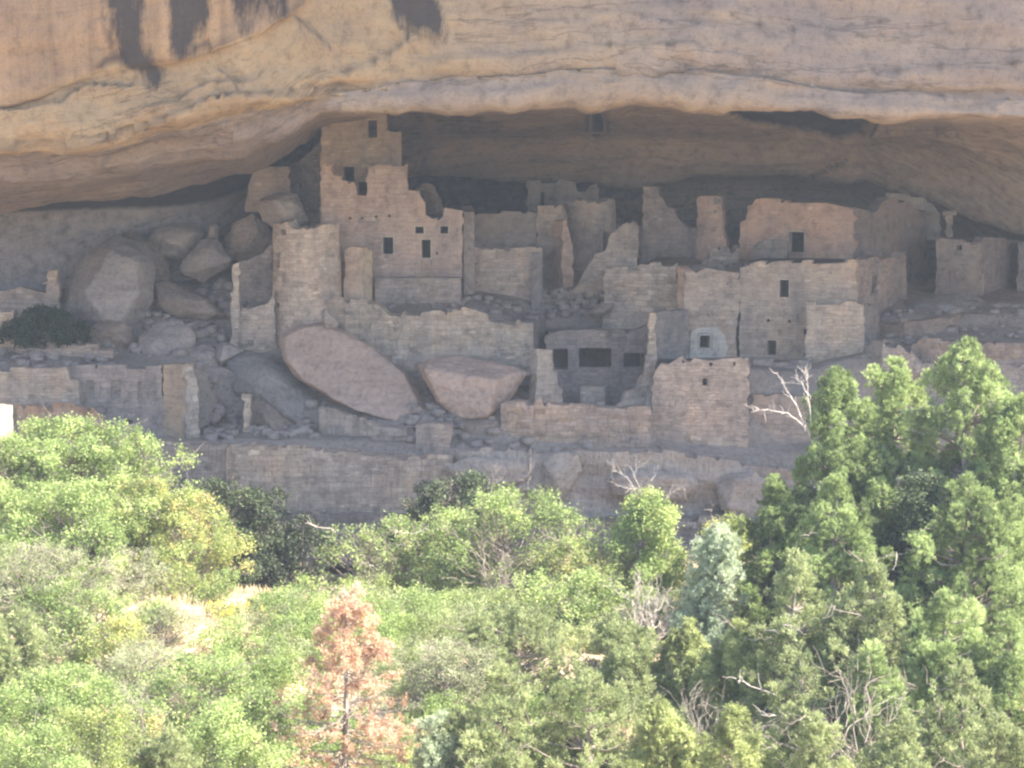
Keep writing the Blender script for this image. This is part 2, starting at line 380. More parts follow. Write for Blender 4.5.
crack = np.zeros_like(GX); bulge = np.zeros_like(GX)
sx = GPX + 3.5 * fbm(pn * [.9, .9, .9], 3, 91).reshape(nr, nc); sy = GPY + 2.5 * fbm(pn * [.9, .9, .9], 3, 92).reshape(nr, nc)
for pl_, am_, dk_ in SEAMS:
    best = np.full(GX.shape, 1e9); sgn = np.zeros(GX.shape)
    for (x1, y1), (x2, y2) in zip(pl_[:-1], pl_[1:]):
        L2 = (x2 - x1) ** 2 + (y2 - y1) ** 2; t = np.clip(((sx - x1) * (x2 - x1) + (sy - y1) * (y2 - y1)) / L2, 0, 1)
        dx, dy = sx - (x1 + t * (x2 - x1)), sy - (y1 + t * (y2 - y1)); d_ = np.hypot(dx, dy); up = d_ < best
        sgn = np.where(up, np.sign((x2 - x1) * dy - (y2 - y1) * dx) * (1 if x2 >= x1 else -1), sgn); best = np.where(up, d_, best)
    crack = np.maximum(crack, dk_ * np.clip(1 - best / 3.2, 0, 1) * (GZ < 9)); bulge += am_ * np.where(sgn > 0, np.exp(-best / 12), -.6 * np.exp(-best / 6)) * (GZ < 9)
CY += ny * bulge; CZ += nz * bulge
# dark crevice under the lip on the right, with real depth
crev = blur(inpoly(wx, wy, [(722, 101), (760, 104), (800, 108), (868, 112), (872, 120), (852, 126), (868, 138), (835, 141), (800, 133), (770, 127), (748, 125), (738, 114)]) * isceil, 2)
lap = blur(inpoly(GPX, GPY, [(590.5, 103), (605, 103), (605, 133), (590.5, 133)]) * isceil, 1)
CY += crev * 1.6; CZ += crev * .5
CY += lap * 2.6
cols = {}
nz1 = fbm(pn * [.35, .35, .5], 4, 41).reshape(nr, nc)
lowr = lipRow + 42
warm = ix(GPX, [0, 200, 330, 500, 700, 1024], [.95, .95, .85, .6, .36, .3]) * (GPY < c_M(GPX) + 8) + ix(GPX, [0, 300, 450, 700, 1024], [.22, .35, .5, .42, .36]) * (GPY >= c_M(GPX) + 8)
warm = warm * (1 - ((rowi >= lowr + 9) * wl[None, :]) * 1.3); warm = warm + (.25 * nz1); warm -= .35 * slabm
pale = blur(((GPY > c_M(GPX)) & (GPY < c_O(GPX) + 2) & (GPX > 380)).astype(float), 2) * .12 + blur(((GPX > 430) & (GPY < 60) & ~isceil).astype(float), 3) * .25 * np.clip(.5 + nz1, 0, 1)
pale += ix(GPX, [480, 600, 760, 900], [0, .35, .5, .8]) * isceil * (rowi < lowr)
pale += .45 * slabm * sstep(.1, .5, vnoise(np.stack([GPX.ravel() / 26, GPY.ravel() / 300, GPX.ravel() * 0], 1), 5).reshape(nr, nc))
varn = np.zeros_like(GX)
for poly in ([(104, -40), (146, -40), (142, 20), (140, 62), (126, 58), (112, 42), (106, 10)], [(163, -40), (212, -40), (208, 22), (190, 42), (172, 50), (166, 20)],
             [(130, 50), (142, 58), (156, 62), (164, 76), (153, 92), (147, 74)],
             [(232, -40), (296, -40), (292, 8), (270, 11), (246, 14), (232, 20)], [(385, -40), (422, -40), (432, 12), (446, 28), (456, 46), (440, 40), (425, 28), (405, 26), (392, 14)],
             [(143, 60), (170, 55), (215, 38), (216, 34), (172, 50), (150, 55)]):
    varn = np.maximum(varn, inpoly(wx, wy, poly) * ~isceil)
varn = blur(varn, 5)
soot_shade = np.zeros_like(GX)  # smoke stains plus shade painted onto the ceiling and into the crevice
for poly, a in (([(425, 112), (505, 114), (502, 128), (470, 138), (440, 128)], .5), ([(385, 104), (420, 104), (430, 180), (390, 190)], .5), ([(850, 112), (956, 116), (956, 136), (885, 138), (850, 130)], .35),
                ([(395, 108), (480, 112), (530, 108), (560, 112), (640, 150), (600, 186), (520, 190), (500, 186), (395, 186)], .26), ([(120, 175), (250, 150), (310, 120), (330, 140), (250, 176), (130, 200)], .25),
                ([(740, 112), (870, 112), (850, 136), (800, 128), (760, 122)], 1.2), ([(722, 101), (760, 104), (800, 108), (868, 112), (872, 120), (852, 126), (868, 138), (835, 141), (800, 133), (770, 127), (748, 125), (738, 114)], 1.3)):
    soot_shade = np.maximum(soot_shade, inpoly(wx, wy, poly) * isceil * a)
deep = (rowi > lowr + 2) * (1 - wl[None, :]) * ix(GPX, [560, 740], [.7, .15]) + 0 + ((rowi > lowr) & (rowi < lowr + 9)) * wl[None, :] * .95  # shade of the deep slot painted into the rock colour
soot_shade = np.maximum(blur(soot_shade, 2), deep)
idx = np.arange(nr * nc).reshape(nr, nc)
quads = np.stack([idx[:-1, :-1], idx[1:, :-1], idx[1:, 1:], idx[:-1, 1:]], -1).reshape(-1, 4)
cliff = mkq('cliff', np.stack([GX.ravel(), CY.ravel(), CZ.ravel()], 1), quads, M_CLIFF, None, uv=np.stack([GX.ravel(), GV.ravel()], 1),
            attrs={'greyrock': (rowi >= lowr + 8) * wl[None, :], 'crack': crack, 'warm': warm, 'pale': np.clip(pale, 0, 1), 'varnish': varn, 'soot_shade': soot_shade, 'slab': slabm}, smooth=True)
tag(cliff, 'tan sandstone cliff bulging over the ruins with black streaks', None, kind='structure')

# ================================================================ ALCOVE FLOOR (structure)
fx = [-900, 0, 190, 225, 320, 430, 500, 545, 640, 655, 750, 800, 870, 925, 1024, 2400]
fl = lambda v: lambda x: np.interp(x, fx, v)
rowsF = [
    (lambda x: 95.5 + 0 * x, lambda x: -17.4 + 0 * x),
    (lambda x: 97.3 + 0 * x, lambda x: -17.2 + 0 * x),
    (lambda x: 97.7 + 0 * x, lambda x: -15.95 + 0 * x),
    (lambda x: 98.75 + 0 * x, lambda x: -15.8 + 0 * x),
    (lambda x: 99.15 + 0 * x, fl([-13.4, -13.3, -13.3, -13.1, -13.1, -13.2, -13.4, -13.5, -13.6, -13.6, -13.7, -13.7, -13.4, -12.4, -12.4, -12.4])),
    (fl([101.2, 101.2, 101.2, 103.5, 101.5, 100, 99.4, 99.4, 99.4, 100.2, 100.3, 100.6, 101, 101.2, 101.2, 101.2]), fl([-13.2, -13, -13, -12.8, -12.9, -13.0, -13.1, -13.1, -13.1, -13.1, -13.2, -13.2, -12.6, -11.9, -11.9, -11.9])),
    (fl([101.8, 101.8, 101.8, 104, 102.2, 100.6, 100.2, 100.2, 100.2, 100.7, 101, 101.4, 101.8, 101.8, 101.8, 101.8]), fl([-10.6, -10.5, -10.6, -12.2, -12.2, -12.2, -12.2, -12.35, -12.35, -10.4, -10.4, -10.6, -9.9, -9.5, -9.5, -9.5])),
    (fl([105.5, 105.5, 105.5, 106, 104.6, 104.8, 104.8, 107.4, 107.4, 107.0, 106.0, 105.6, 105.4, 104.5, 104, 104]), fl([-9.5, -9.5, -9.6, -9.7, -10.8, -10.9, -10.9, -12.35, -12.35, -10.3, -10.3, -10.3, -9.3, -9.0, -8.9, -8.9])),
    (fl([106.2, 106.2, 106.2, 106.6, 105.2, 105.3, 105.3, 107.8, 107.8, 107.4, 106.6, 106.2, 106, 105, 104.6, 104.6]), fl([-9.2, -9.2, -9.0, -9.0, -8.9, -8.6, -8.6, -9.0, -9.0, -8.6, -6.8, -6.8, -8.6, -8.5, -8.5, -8.5])),
    (fl([109, 109, 109, 108.6, 108.2, 108.2, 108.6, 109.4, 109.4, 108.6, 108.6, 108.4, 108.4, 109.5, 109.5, 109.5]), fl([-7.7, -7.7, -7.6, -7.6, -7.4, -7.4, -7.9, -7.85, -7.6, -6.8, -6.55, -6.45, -7.9, -8.1, -8.0, -8.0])),
    (lambda x: 113.5 + 0 * x, fl([-6.5, -6.5, -6.3, -6, -6, -6.0, -6.0, -6.5, -6.6, -6.4, -6.3, -6.3, -6.6, -8, -7.8, -7.8])),
    (lambda x: 127 + 0 * x, lambda x: -5.6 + 0 * x),
]
fpx = np.concatenate([np.arange(-1500, -60, 60), np.arange(-60, 1090, 6.0), np.arange(1090, 2700, 60)])
fr_y, fr_z = [], []
nsub = [2, 2, 2, 2, 4, 2, 12, 2, 12, 10, 8]
RY = [f(fpx) for f, _ in rowsF]; RZ = [g(fpx) for _, g in rowsF]
for i in range(len(rowsF) - 1):
    for k in range(nsub[i]):
        t = k / nsub[i]; fr_y.append(RY[i] * (1 - t) + RY[i + 1] * t); fr_z.append(RZ[i] * (1 - t) + RZ[i + 1] * t)
fr_y.append(RY[-1]); fr_z.append(RZ[-1])
FY = np.array(fr_y); FZ = np.array(fr_z); FX = (fpx[None, :] - 512) / F * FY
pf = np.stack([FX.ravel(), FY.ravel(), FZ.ravel()], 1)
FZn = FZ + (.16 * fbm(pf * [.8, .8, .2], 4, 51)).reshape(FZ.shape)
idx = np.arange(FX.size).reshape(FX.shape)
quads = np.stack([idx[:-1, :-1], idx[:-1, 1:], idx[1:, 1:], idx[1:, :-1]], -1).reshape(-1, 4)
floor = mkq('ground', np.stack([FX.ravel(), FY.ravel(), FZn.ravel()], 1), quads, M_FLOOR, smooth=True)
tag(floor, 'dusty terraced alcove floor under the overhang', None, kind='structure')
def floorZ(px, Y):
    c = int(np.argmin(np.abs(fpx - px))); return float(np.interp(Y, FY[:, c], FZ[:, c]))

# ---------------------------------------------------------------- haze (air)
def haze_box(density):
    x0, x1, y0, y1, z0, z1 = -430, 430, -320, 205, -29, 34
    V = [(x, y, z) for z in (z0, z1) for x, y in ((x0, y0), (x1, y0), (x1, y1), (x0, y1))]
    m = bpy.data.materials.new('hazy_air'); m.use_nodes = True; t = m.node_tree; t.nodes.clear()
    o = t.nodes.new('ShaderNodeOutputMaterial'); v = t.nodes.new('ShaderNodeVolumePrincipled'); v.inputs['Density'].default_value = density
    v.inputs['Color'].default_value = (.86, .93, 1, 1); v.inputs['Anisotropy'].default_value = .2
    t.links.new(v.outputs[0], o.inputs['Volume'])
    h = mk('haze', V, [(3, 2, 1, 0), (4, 5, 6, 7), (0, 1, 5, 4), (1, 2, 6, 5), (2, 3, 7, 6), (3, 0, 4, 7)], m)
    tag(h, 'thin sunlit haze between the viewpoint and the cliff', None, kind='stuff'); h.visible_shadow = True
HAZE = 0.0005
# ================================================================ RUINS
rnd = random.Random(7)
def xy(pxY, py=300):
    p = P(pxY[0], py, pxY[1]); return np.array((p[0], p[1]))
class Bld:
    def __init__(s, name, label, cat, px, py, Y, group=None):
        s.loc = P(px, py, Y); s.r = thing(name, label, cat, s.loc, group)
    def wall(s, a, b, poly, mat, holes=(), t=.45, name='wall', rag=True, uvoff=None, label=None, lining=None):
        A, B_ = xy(a, 300), xy(b, 300); u = B_ - A; Ln = np.linalg.norm(u); u /= Ln
        n = np.array((-u[1], u[0]));
        if n[1] < 0: n = -n
        def pr(px, py):
            d = ray(px, py); # intersect vertical plane
            k = (A @ n) / (d[:2] @ n); q = d * k
            return ((q[:2] - A) @ u, q[2])
        pts = [pr(*p) for p in poly]
        if rag:
            zb = min(p[1] for p in pts); out = []
            for i, p in enumerate(pts):
                q = pts[(i + 1) % len(pts)]; out.append(p)
                d = math.hypot(q[0] - p[0], q[1] - p[1])
                if p[1] < zb + .25 and q[1] < zb + .25: continue
                steps = int(d / .2); flat = abs(q[0] - p[0]) > abs(q[1] - p[1]) * .35
                dz = 0
                for k in range(1, steps):
                    t_ = k / steps
                    if flat:
                        nz_ = rnd.choice((dz, dz, rnd.uniform(-.2, .05)))
                        if nz_ != dz: out.append((p[0] + (q[0] - p[0]) * (t_ - .12 / steps), p[1] + (q[1] - p[1]) * t_ + dz))
                        dz = nz_
                        out.append((p[0] + (q[0] - p[0]) * t_ + rnd.uniform(-.03, .03), p[1] + (q[1] - p[1]) * t_ + dz))
                    else:
                        out.append((p[0] + (q[0] - p[0]) * t_ + rnd.choice((0, .05, -.05)) + rnd.uniform(-.02, .02), p[1] + (q[1] - p[1]) * t_))
            pts = out
        hl = []
        for h in holes:
            x0, y0, x1, y1 = h[:4]; hl.append([pr(x0, y0), pr(x0, y1), pr(x1, y1), pr(x1, y0)])
        loops = [pts] + hl
        tri = tessellate_polygon([[Vector((x, z, 0)) for x, z in lp] for lp in loops])
        allp = [p for lp in loops for p in lp]; N = len(allp)
        uo = uvoff if uvoff is not None else rnd.uniform(0, 40)
        V = []; UV = []; Fc = []
        def w3(sv, z, dd): q = A + u * sv + n * dd; return (q[0] - s.loc[0], q[1] - s.loc[1], z - s.loc[2])
        for dd in (0, t):
            for (x, z) in allp: V.append(w3(x, z, dd)); UV.append((x + uo, z))
        for f in tri: Fc.append(f); Fc.append(tuple(N + k for k in reversed(f)))
        base = 0
        for lp in loops:
            m = len(lp)
            for i in range(m):
                p, q = lp[i], lp[(i + 1) % m]; k = len(V)
                V += [w3(*p, 0), w3(*q, 0), w3(*q, t), w3(*p, t)]; UV += [(p[0] + uo, p[1]), (q[0] + uo, q[1]), (q[0] + uo + t, q[1] + t), (p[0] + uo + t, p[1] + t)]
                Fc.append((k, k + 1, k + 2, k + 3))
        o = mk(name, V, Fc, mat, s.r, uv=UV)
        if label: o['label'] = label
        # window linings
        for h, lp in zip(holes, hl):
            if len(h) > 4 and h[4]:
                kind = h[4]; lm = h[5] if len(h) > 5 and h[5] else (lining or mat)
                x0, x1 = lp[0][0] + .004, lp[3][0] - .004; z1, z0 = min(lp[0][1], lp[3][1]) - .004, max(lp[1][1], lp[2][1]) + .004
                g = .055; V2 = []; F2 = []; U2 = []
                def bx(xa, xb, za, zb, d0, d1):
                    k = len(V2)
                    for (x, z, dd) in ((xa, za, d0), (xb, za, d0), (xb, zb, d0), (xa, zb, d0), (xa, za, d1), (xb, za, d1), (xb, zb, d1), (xa, zb, d1)):
                        V2.append(w3(x, z, dd)); U2.append((x + uo, z + .02 + dd))
                    F2.extend([(k, k + 1, k + 2, k + 3), (k + 5, k + 4, k + 7, k + 6), (k + 4, k, k + 3, k + 7), (k + 1, k + 5, k + 6, k + 2), (k + 3, k + 2, k + 6, k + 7), (k + 4, k + 5, k + 1, k)])
                bx(x0, x1, z1 - g * 1.3, z1, -.03, t - .02); bx(x0, x1, z0, z0 + g, -.045, t - .02)
                bx(x0, x0 + g, z0 + g, z1 - g * 1.3, -.012, t - .03); bx(x1 - g, x1, z0 + g, z1 - g * 1.3, -.012, t - .03)
                mk(kind, V2, F2, lm, o, uv=U2)
        return o
    def box(s, name, a, b, py0, py1, d0, d1, mat, yref=None):
        """solid block behind the line a-b: screen heights py0 (top) to py1 at the line, from depth d0 to d1"""
        A, B_ = xy(a), xy(b); u = B_ - A; Ln = np.linalg.norm(u); u /= Ln; n = np.array((-u[1], u[0])); n = n if n[1] > 0 else -n
        z1, z0 = Zf(py0, a[1]), Zf(py1, a[1])
        V = []; UV = []
        for z in (z0, z1):
            for (sv, dd) in ((0, d0), (Ln, d0), (Ln, d1), (0, d1)):
                q = A + u * sv + n * dd; V.append((q[0] - s.loc[0], q[1] - s.loc[1], z - s.loc[2])); UV.append((sv + dd, z))
        return mk(name, V, [(0, 1, 5, 4), (1, 2, 6, 5), (2, 3, 7, 6), (3, 0, 4, 7), (4, 5, 6, 7), (3, 2, 1, 0)], mat, s.r, uv=UV)
    def room(s, a, b, py0, py1, depth, mat, t=.45, roof=None):
        """roofed room behind a front wall: two cross walls, a rear wall and a roof slab"""
        A, B_ = xy(a), xy(b); u = B_ - A; Ln = np.linalg.norm(u); u /= Ln; n = np.array((-u[1], u[0])); n = n if n[1] > 0 else -n
        z1, z0 = float(Zf(py0, a[1])), float(Zf(py1, a[1]))
        def bx(nm, s0, s1, d0, d1, za, zb):
            V = []; UV = []
            for z in (za, zb):
                for (sv, dd) in ((s0, d0), (s1, d0), (s1, d1), (s0, d1)):
                    q = A + u * sv + n * dd; V.append((q[0] - s.loc[0], q[1] - s.loc[1], z - s.loc[2])); UV.append((sv + dd, z + dd))
            return V, [(0, 1, 5, 4), (1, 2, 6, 5), (2, 3, 7, 6), (3, 0, 4, 7), (4, 5, 6, 7), (3, 2, 1, 0)], UV
        V = []; Fs = []; UV = []
        for args in ((.06, .4, t + .004, depth, z0, z1), (Ln - .4, Ln - .06, t + .004, depth, z0, z1), (.404, Ln - .404, depth - .35, depth, z0, z1)):
            v, f, q = bx('', *args); k = len(V); V += v; UV += q; Fs += [tuple(i + k for i in ff) for ff in f]
        mk('cross_wall', V, Fs, mat, s.r, uv=UV)
        v, f, q = bx('', .03, Ln - .03, t + .004, depth + .05, z1 + .004, z1 + .2)
        mk('roof', v, f, roof or mat, s.r, uv=q)
    def strip(s, plan, top, bot, mat, t=.5, step=2, name='wall', jag=.13, lean=0, rough=.16):
        """wall along a curved plan [(px,Y)..], heights from screen profiles"""
        x0, x1 = plan[0][0], plan[-1][0]; n = max(3, int(abs(x1 - x0) / step)); xs = np.linspace(x0, x1, n)
        Ys = np.interp(xs, [p[0] for p in plan], [p[1] for p in plan]) if x1 > x0 else np.interp(-xs, [-p[0] for p in plan], [p[1] for p in plan])
        tp = np.interp(xs, [p[0] for p in top], [p[1] for p in top]); bt = np.interp(xs, [p[0] for p in bot], [p[1] for p in bot])
        pl = np.array([P(x, 300, y)[:2] for x, y in zip(xs, Ys)]); tg = np.gradient(pl, axis=0); nn = np.stack([-tg[:, 1], tg[:, 0]], 1); nn /= np.linalg.norm(nn, axis=1)[:, None] + 1e-9
        nn[nn[:, 1] < 0] *= -1
        ss = np.concatenate([[0], np.cumsum(np.linalg.norm(np.diff(pl, axis=0), axis=1))]) + rnd.uniform(0, 40)
        zt = Zf(tp, Ys); zb = Zf(bt, Ys); j = 0
        V = []; UV = []; Fc = []; m = 10
        fz = fbm(np.array([(ss[i] * .5, k * .5, ss[0]) for i in range(n) for k in range(m)]), 4, 5).reshape(n, m)
        for i in range(n):
            if rnd.random() < .22: j = rnd.uniform(-jag * 1.5, jag)
            for k in range(m):
                f = k / (m - 1); z = zb[i] + (zt[i] + j - zb[i]) * f; of = lean * f + rough * fz[i, k] + rnd.uniform(-.02, .02)
                V.append((pl[i, 0] + nn[i, 0] * of, pl[i, 1] + nn[i, 1] * of, z)); UV.append((ss[i], z))
            V.append((pl[i, 0] + nn[i, 0] * (t + lean), pl[i, 1] + nn[i, 1] * (t + lean), zt[i] + j * .5)); UV.append((ss[i], zt[i] + j + t))
            V.append((pl[i, 0] + nn[i, 0] * (t + lean), pl[i, 1] + nn[i, 1] * (t + lean), zb[i])); UV.append((ss[i], zb[i]))
        q = m + 2
        for i in range(n - 1):
            for k in range(q):
                a, b = i * q + k, i * q + (k + 1) % q; Fc.append((a, a + q, b + q, b))
        Fc.append(tuple(range(q - 1, -1, -1))); Fc.append(tuple((n - 1) * q + k for k in range(q)))
        V = [(v[0] - s.loc[0], v[1] - s.loc[1], v[2] - s.loc[2]) for v in V]
        return mk(name, V, Fc, mat, s.r, uv=UV)
    def drum(s, pxL, pxR, Yc, top, botpy, mat, holes=(), t=.4, name='wall', th0=0, th1=360, taper=.06):
        """round tower; top = screen profile of the front half; holes (px0,py0,px1,py1)"""
        c = (pxL + pxR) / 2; r = (pxR - pxL) / 2 / F * Yc; C = xy((c, Yc)); Yf = Yc - r
        th = set(np.linspace(-180, 180, 61)); hz = []
        fpx = lambda px: math.degrees(math.asin(max(-1, min(1, (px - c) / ((pxR - pxL) / 2)))))
        zb = float(Zf(botpy, Yf)); ztmin = float(Zf(max(p[1] for p in top), Yf)) - .12
        zs = set(np.linspace(zb, ztmin, 10))
        for h in holes:
            a0, a1 = fpx(h[0]), fpx(h[2]); z1, z0 = float(Zf(h[1], Yf)), float(Zf(h[3], Yf)); hz.append((a0, a1, z0, z1))
            th = {v for v in th if not (a0 - 2 < v < a1 + 2)} | {a0, a1}; zs = {v for v in zs if not (z0 - .1 < v < z1 + .1)} | {z0, z1}
        th = sorted(v for v in th if th0 - 180 <= v <= th1 - 180 or True); zs = sorted(zs)
        th = [v for v in th]; 
        tops = []
        for a in th:
            aa = a if abs(a) <= 90 else (180 - abs(a)) * (1 if a > 0 else -1)
            px = c + math.sin(R(aa)) * (pxR - pxL) / 2
            tops.append(float(Zf(np.interp(px, [p[0] for p in top], [p[1] for p in top]), Yf)) + rnd.uniform(-.06, .04))
        tops[-1] = tops[0]
        V = []; UV = []; Fc = []; nz = len(zs) + 1
        for layer, rr in ((0, r), (1, r - t)):
            for i, a in enumerate(th):
                for k in range(nz):
                    z = zs[k] if k < nz - 1 else tops[i]
                    r2 = rr * (1 - taper * (z - zb) / (ztmin - zb)) + (rnd.uniform(-.012, .012) if layer == 0 and 0 < i < len(th) - 1 else 0)
                    V.append((C[0] + math.sin(R(a)) * r2 - s.loc[0], C[1] - math.cos(R(a)) * r2 - s.loc[1], z - s.loc[2])); UV.append((R(a) * r, z))
        n1 = len(th) * nz; I = lambda l, i, k: l * n1 + i * nz + k
        def hole(i, k):
            if k >= nz - 2: return False
            am, zm = (th[i] + th[i + 1]) / 2, (zs[k] + zs[k + 1]) / 2
            return any(h[0] < am < h[1] and h[2] < zm < h[3] for h in hz)
        for i in range(len(th) - 1):
            for k in range(nz - 1):
                if hole(i, k):
                    if not hole(i, k - 1): Fc.append((I(0, i, k), I(0, i + 1, k), I(1, i + 1, k), I(1, i, k)))
                    if not hole(i, k + 1): Fc.append((I(0, i, k + 1), I(1, i, k + 1), I(1, i + 1, k + 1), I(0, i + 1, k + 1)))
                    if not hole(i - 1, k): Fc.append((I(0, i, k), I(1, i, k), I(1, i, k + 1), I(0, i, k + 1)))
                    if not hole(i + 1, k): Fc.append((I(0, i + 1, k), I(0, i + 1, k + 1), I(1, i + 1, k + 1), I(1, i + 1, k)))
                    continue
                Fc.append((I(0, i, k), I(0, i + 1, k), I(0, i + 1, k + 1), I(0, i, k + 1)))
                Fc.append((I(1, i, k), I(1, i, k + 1), I(1, i + 1, k + 1), I(1, i + 1, k)))
            Fc.append((I(0, i, nz - 1), I(0, i + 1, nz - 1), I(1, i + 1, nz - 1), I(1, i, nz - 1)))
        return mk(name, V, Fc, mat, s.r, uv=UV)

# stone colours
S_SOOT_SHADE = stone((84, 74, 70), .6, .5)  # room interiors painted dark so openings look shaded, partly kiva soot
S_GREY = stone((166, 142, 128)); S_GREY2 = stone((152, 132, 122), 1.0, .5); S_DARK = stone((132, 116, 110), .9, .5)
S_PINK = stone((178, 144, 126), .7, .7); S_PINK2 = stone((186, 148, 128), .6, .85); S_TAN = stone((184, 158, 136), 1.1, .25)
S_BUFF = stone((194, 160, 136), .5, .8); S_LIGHT = stone((176, 152, 136), 1.0, .35); S_COURSE = stone((164, 142, 128), 1.2, .1, .15, .34, .07)
S_ROUGH = stone((154, 132, 120), 1.3, .1, .17, .36, .04); S_PLASTER = stone((184, 170, 158), .5, 1.0); S_LINT = stone((182, 160, 144), .4, .8)
S_ROW = stone((174, 150, 132), 1.1, .2, .13, .3, .05)

# ---- square tower
b = Bld('square_tower', 'tall square stone tower reaching up to the overhang, with two dark windows', 'tower', 355, 282, 109.2)
b.wall((320, 109.2), (391, 109.2), [(320.6, 300), (320.6, 122), (326, 112), (350, 108), (385, 106), (386, 130), (390.5, 131), (391, 158), (391, 300)], stone((160, 138, 122), .6, .6),
       [(366.5, 118.5, 378.5, 139, 'window_frame'), (342.5, 165, 355.5, 183, 'window_frame'), (358, 182, 367, 206)], .5, lining=S_GREY)
b.wall((391.3, 109.65), (388, 112.8), [(391.3, 300), (391, 132), (388.5, 129), (388, 300)], S_GREY2, rag=False)
b.wall((321, 109.7), (322.6, 112.8), [(320.8, 300), (320.8, 114), (324, 110), (324, 300)], S_GREY2, rag=False)
b.room((324, 109.2), (388, 109.2), 150, 290, 3.4, S_SOOT_SHADE, .5)

# ---- stepped house in front of it
b = Bld('stepped_house', 'pinkish stone house with stepped broken top and four dark openings', 'house', 395, 285, 108)
b.wall((320, 107.4), (464, 107.2), [(320.6, 300), (320.6, 163.5), (333, 164), (333, 175), (342, 177), (342, 180.5), (354, 182), (357, 195), (366, 196), (367.5, 168), (376, 165), (407.5, 164), (407.8, 190.5), (419, 191), (420, 196), (425, 203), (425.5, 215), (432, 219), (443, 217), (444, 208), (452, 209), (463, 211), (463, 236), (461.5, 262), (461, 300)],
       stone((172, 144, 130), .7, .65), [(381.5, 235.5, 394.5, 255.5, 'window_frame'), (413.8, 225, 425, 235, 'window_frame'), (438.8, 224.5, 449.5, 235, 'window_frame'), (420.2, 238, 432, 259.5, 'door_frame'),
                     (349, 217, 351.5, 219.5), (361, 217, 363.5, 219.5), (375, 215.5, 377.5, 218), (388, 215, 390.5, 217.5), (436, 252, 438, 254.5)], .5, lining=S_LINT)
b.wall((320.2, 107.7), (320.2, 109.2), [(319.5, 300), (320.3, 163), (320.9, 163), (320.9, 300)], S_PINK, rag=False)
b.wall((463.8, 107.7), (461.6, 110.6), [(463.8, 300), (463.6, 212), (461.8, 206), (461.8, 300)], S_GREY2, rag=False)
b.room((324, 107.4), (460, 107.2), 221, 296, 1.7, S_SOOT_SHADE, .5)
b.box('bench', (375, 106.5), (461, 106.5), 278, 312, 0, .75, S_GREY2)
for px in (421, 430):
    b.box('pole', (px, 106.5), (px + 1.6, 106.5), 261, 280, .5, .56, stone((150, 128, 112), .3, .9))

b = Bld('plastered_pier', 'ochre plastered wall stub standing between the round tower and the stepped house', 'wall', 358, 300, 106.6)
b.wall((344.5, 106.2), (362, 105.9), [(344.5, 306), (344.5, 250), (352, 246), (362.5, 248), (362.5, 306)], S_BUFF, t=.5)
b.wall((362.6, 105.9), (372.5, 106.6), [(362.6, 306), (362.6, 247.5), (372.5, 251), (372.5, 306)], stone((186, 160, 134), .5, .8), t=.4)

# ---- round tower
b = Bld('round_tower', 'round masonry tower with tiny square windows above the big pink boulder', 'tower', 306, 335, 106.6)
b.drum(271.5, 343, 106.4, [(271, 225), (275, 224), (284, 223), (290, 221), (292, 228), (300, 229), (317, 229), (330, 224), (343, 226)], 350, stone((182, 156, 138), 1.1, .25), [(282, 230, 288, 236), (275, 254, 278, 269), (275, 304, 281, 309)])

# ---- roofless room left of the round tower
b = Bld('roofless_room', 'roofless stone room with thin corner pillar left of the round tower', 'room', 252, 340, 105.5)
b.wall((232.5, 105.4), (239.5, 105.4), [(231, 352), (232.5, 265), (239.5, 262), (240, 352)], S_LIGHT, t=.6)
b.wall((239.8, 107.6), (274, 107.2), [(239.8, 330), (240, 262), (252, 258), (262, 254), (272, 244), (274, 330)], S_GREY2)
b.wall((240.2, 105.6), (275, 105.4), [(234, 360), (240, 308), (253, 308), (268, 303), (275, 292), (276, 360)], S_LIGHT, t=.5)

# ---- long mid wall
b = Bld('terrace_wall', 'long tan masonry wall above the two pink boulders', 'wall', 430, 366, 104.3)
b.strip([(321, 105.4), (345, 104.7), (420, 104.3), (533, 104.0)], [(321, 300), (376, 300), (384, 306), (389, 312), (420, 313), (450, 312), (454, 307), (462, 309), (470, 311), (486, 316), (492, 319), (520, 321), (533, 322)],
        [(321, 350), (420, 385), (533, 375)], S_ROW, .5)
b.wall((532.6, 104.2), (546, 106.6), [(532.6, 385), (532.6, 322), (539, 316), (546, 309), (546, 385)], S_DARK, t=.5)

# ---- centre rooms
b = Bld('low_room', 'broad low grey wall stub with level top right of the stepped house', 'wall', 502, 300, 108.4)
b.wall((462, 108.4), (542.5, 108.4), [(460, 312), (461, 248), (470, 246), (478, 248), (500, 248.5), (541, 247), (542.5, 280), (543, 312)], S_GREY, t=.5)
b.wall((542.6, 108.6), (543.4, 110.6), [(542.2, 312), (542.6, 248), (543.4, 247), (543.6, 312)], S_DARK, rag=False)
b = Bld('streaked_wall', 'upright grey wall with pale vertical streaks below the dark cave slot', 'wall', 500, 250, 111.2)
b.wall((458, 111.2), (538, 111.2), [(458, 275), (458, 215), (480, 214), (500, 214), (502, 211), (537, 213), (538, 275)], stone((148, 130, 122), .5, .6, .15, .36), t=.5)
b = Bld('cliff_room', 'narrow grey room with slit window tucked under the cave ceiling', 'room', 572, 205, 115.5)
b.wall((527, 115.5), (598, 115.5), [(527, 222), (527, 181), (560, 180), (575, 182), (578, 192), (586, 192), (590, 186), (597, 184), (599, 200), (599, 222)], S_GREY2, [(540.5, 192, 544.5, 206)], t=.5)
b.room((530, 115.5), (575, 115.5), 186, 222, 2.4, S_SOOT_SHADE, .5)
b = Bld('broken_room', 'tall roofless room with a ragged pinkish right edge in front of the rear round tower', 'room', 558, 285, 110)
b.wall((537, 111.0), (563, 110.6), [(537, 290), (537, 206), (548, 206), (560, 205), (563, 212), (563, 290)], S_GREY, t=.45)
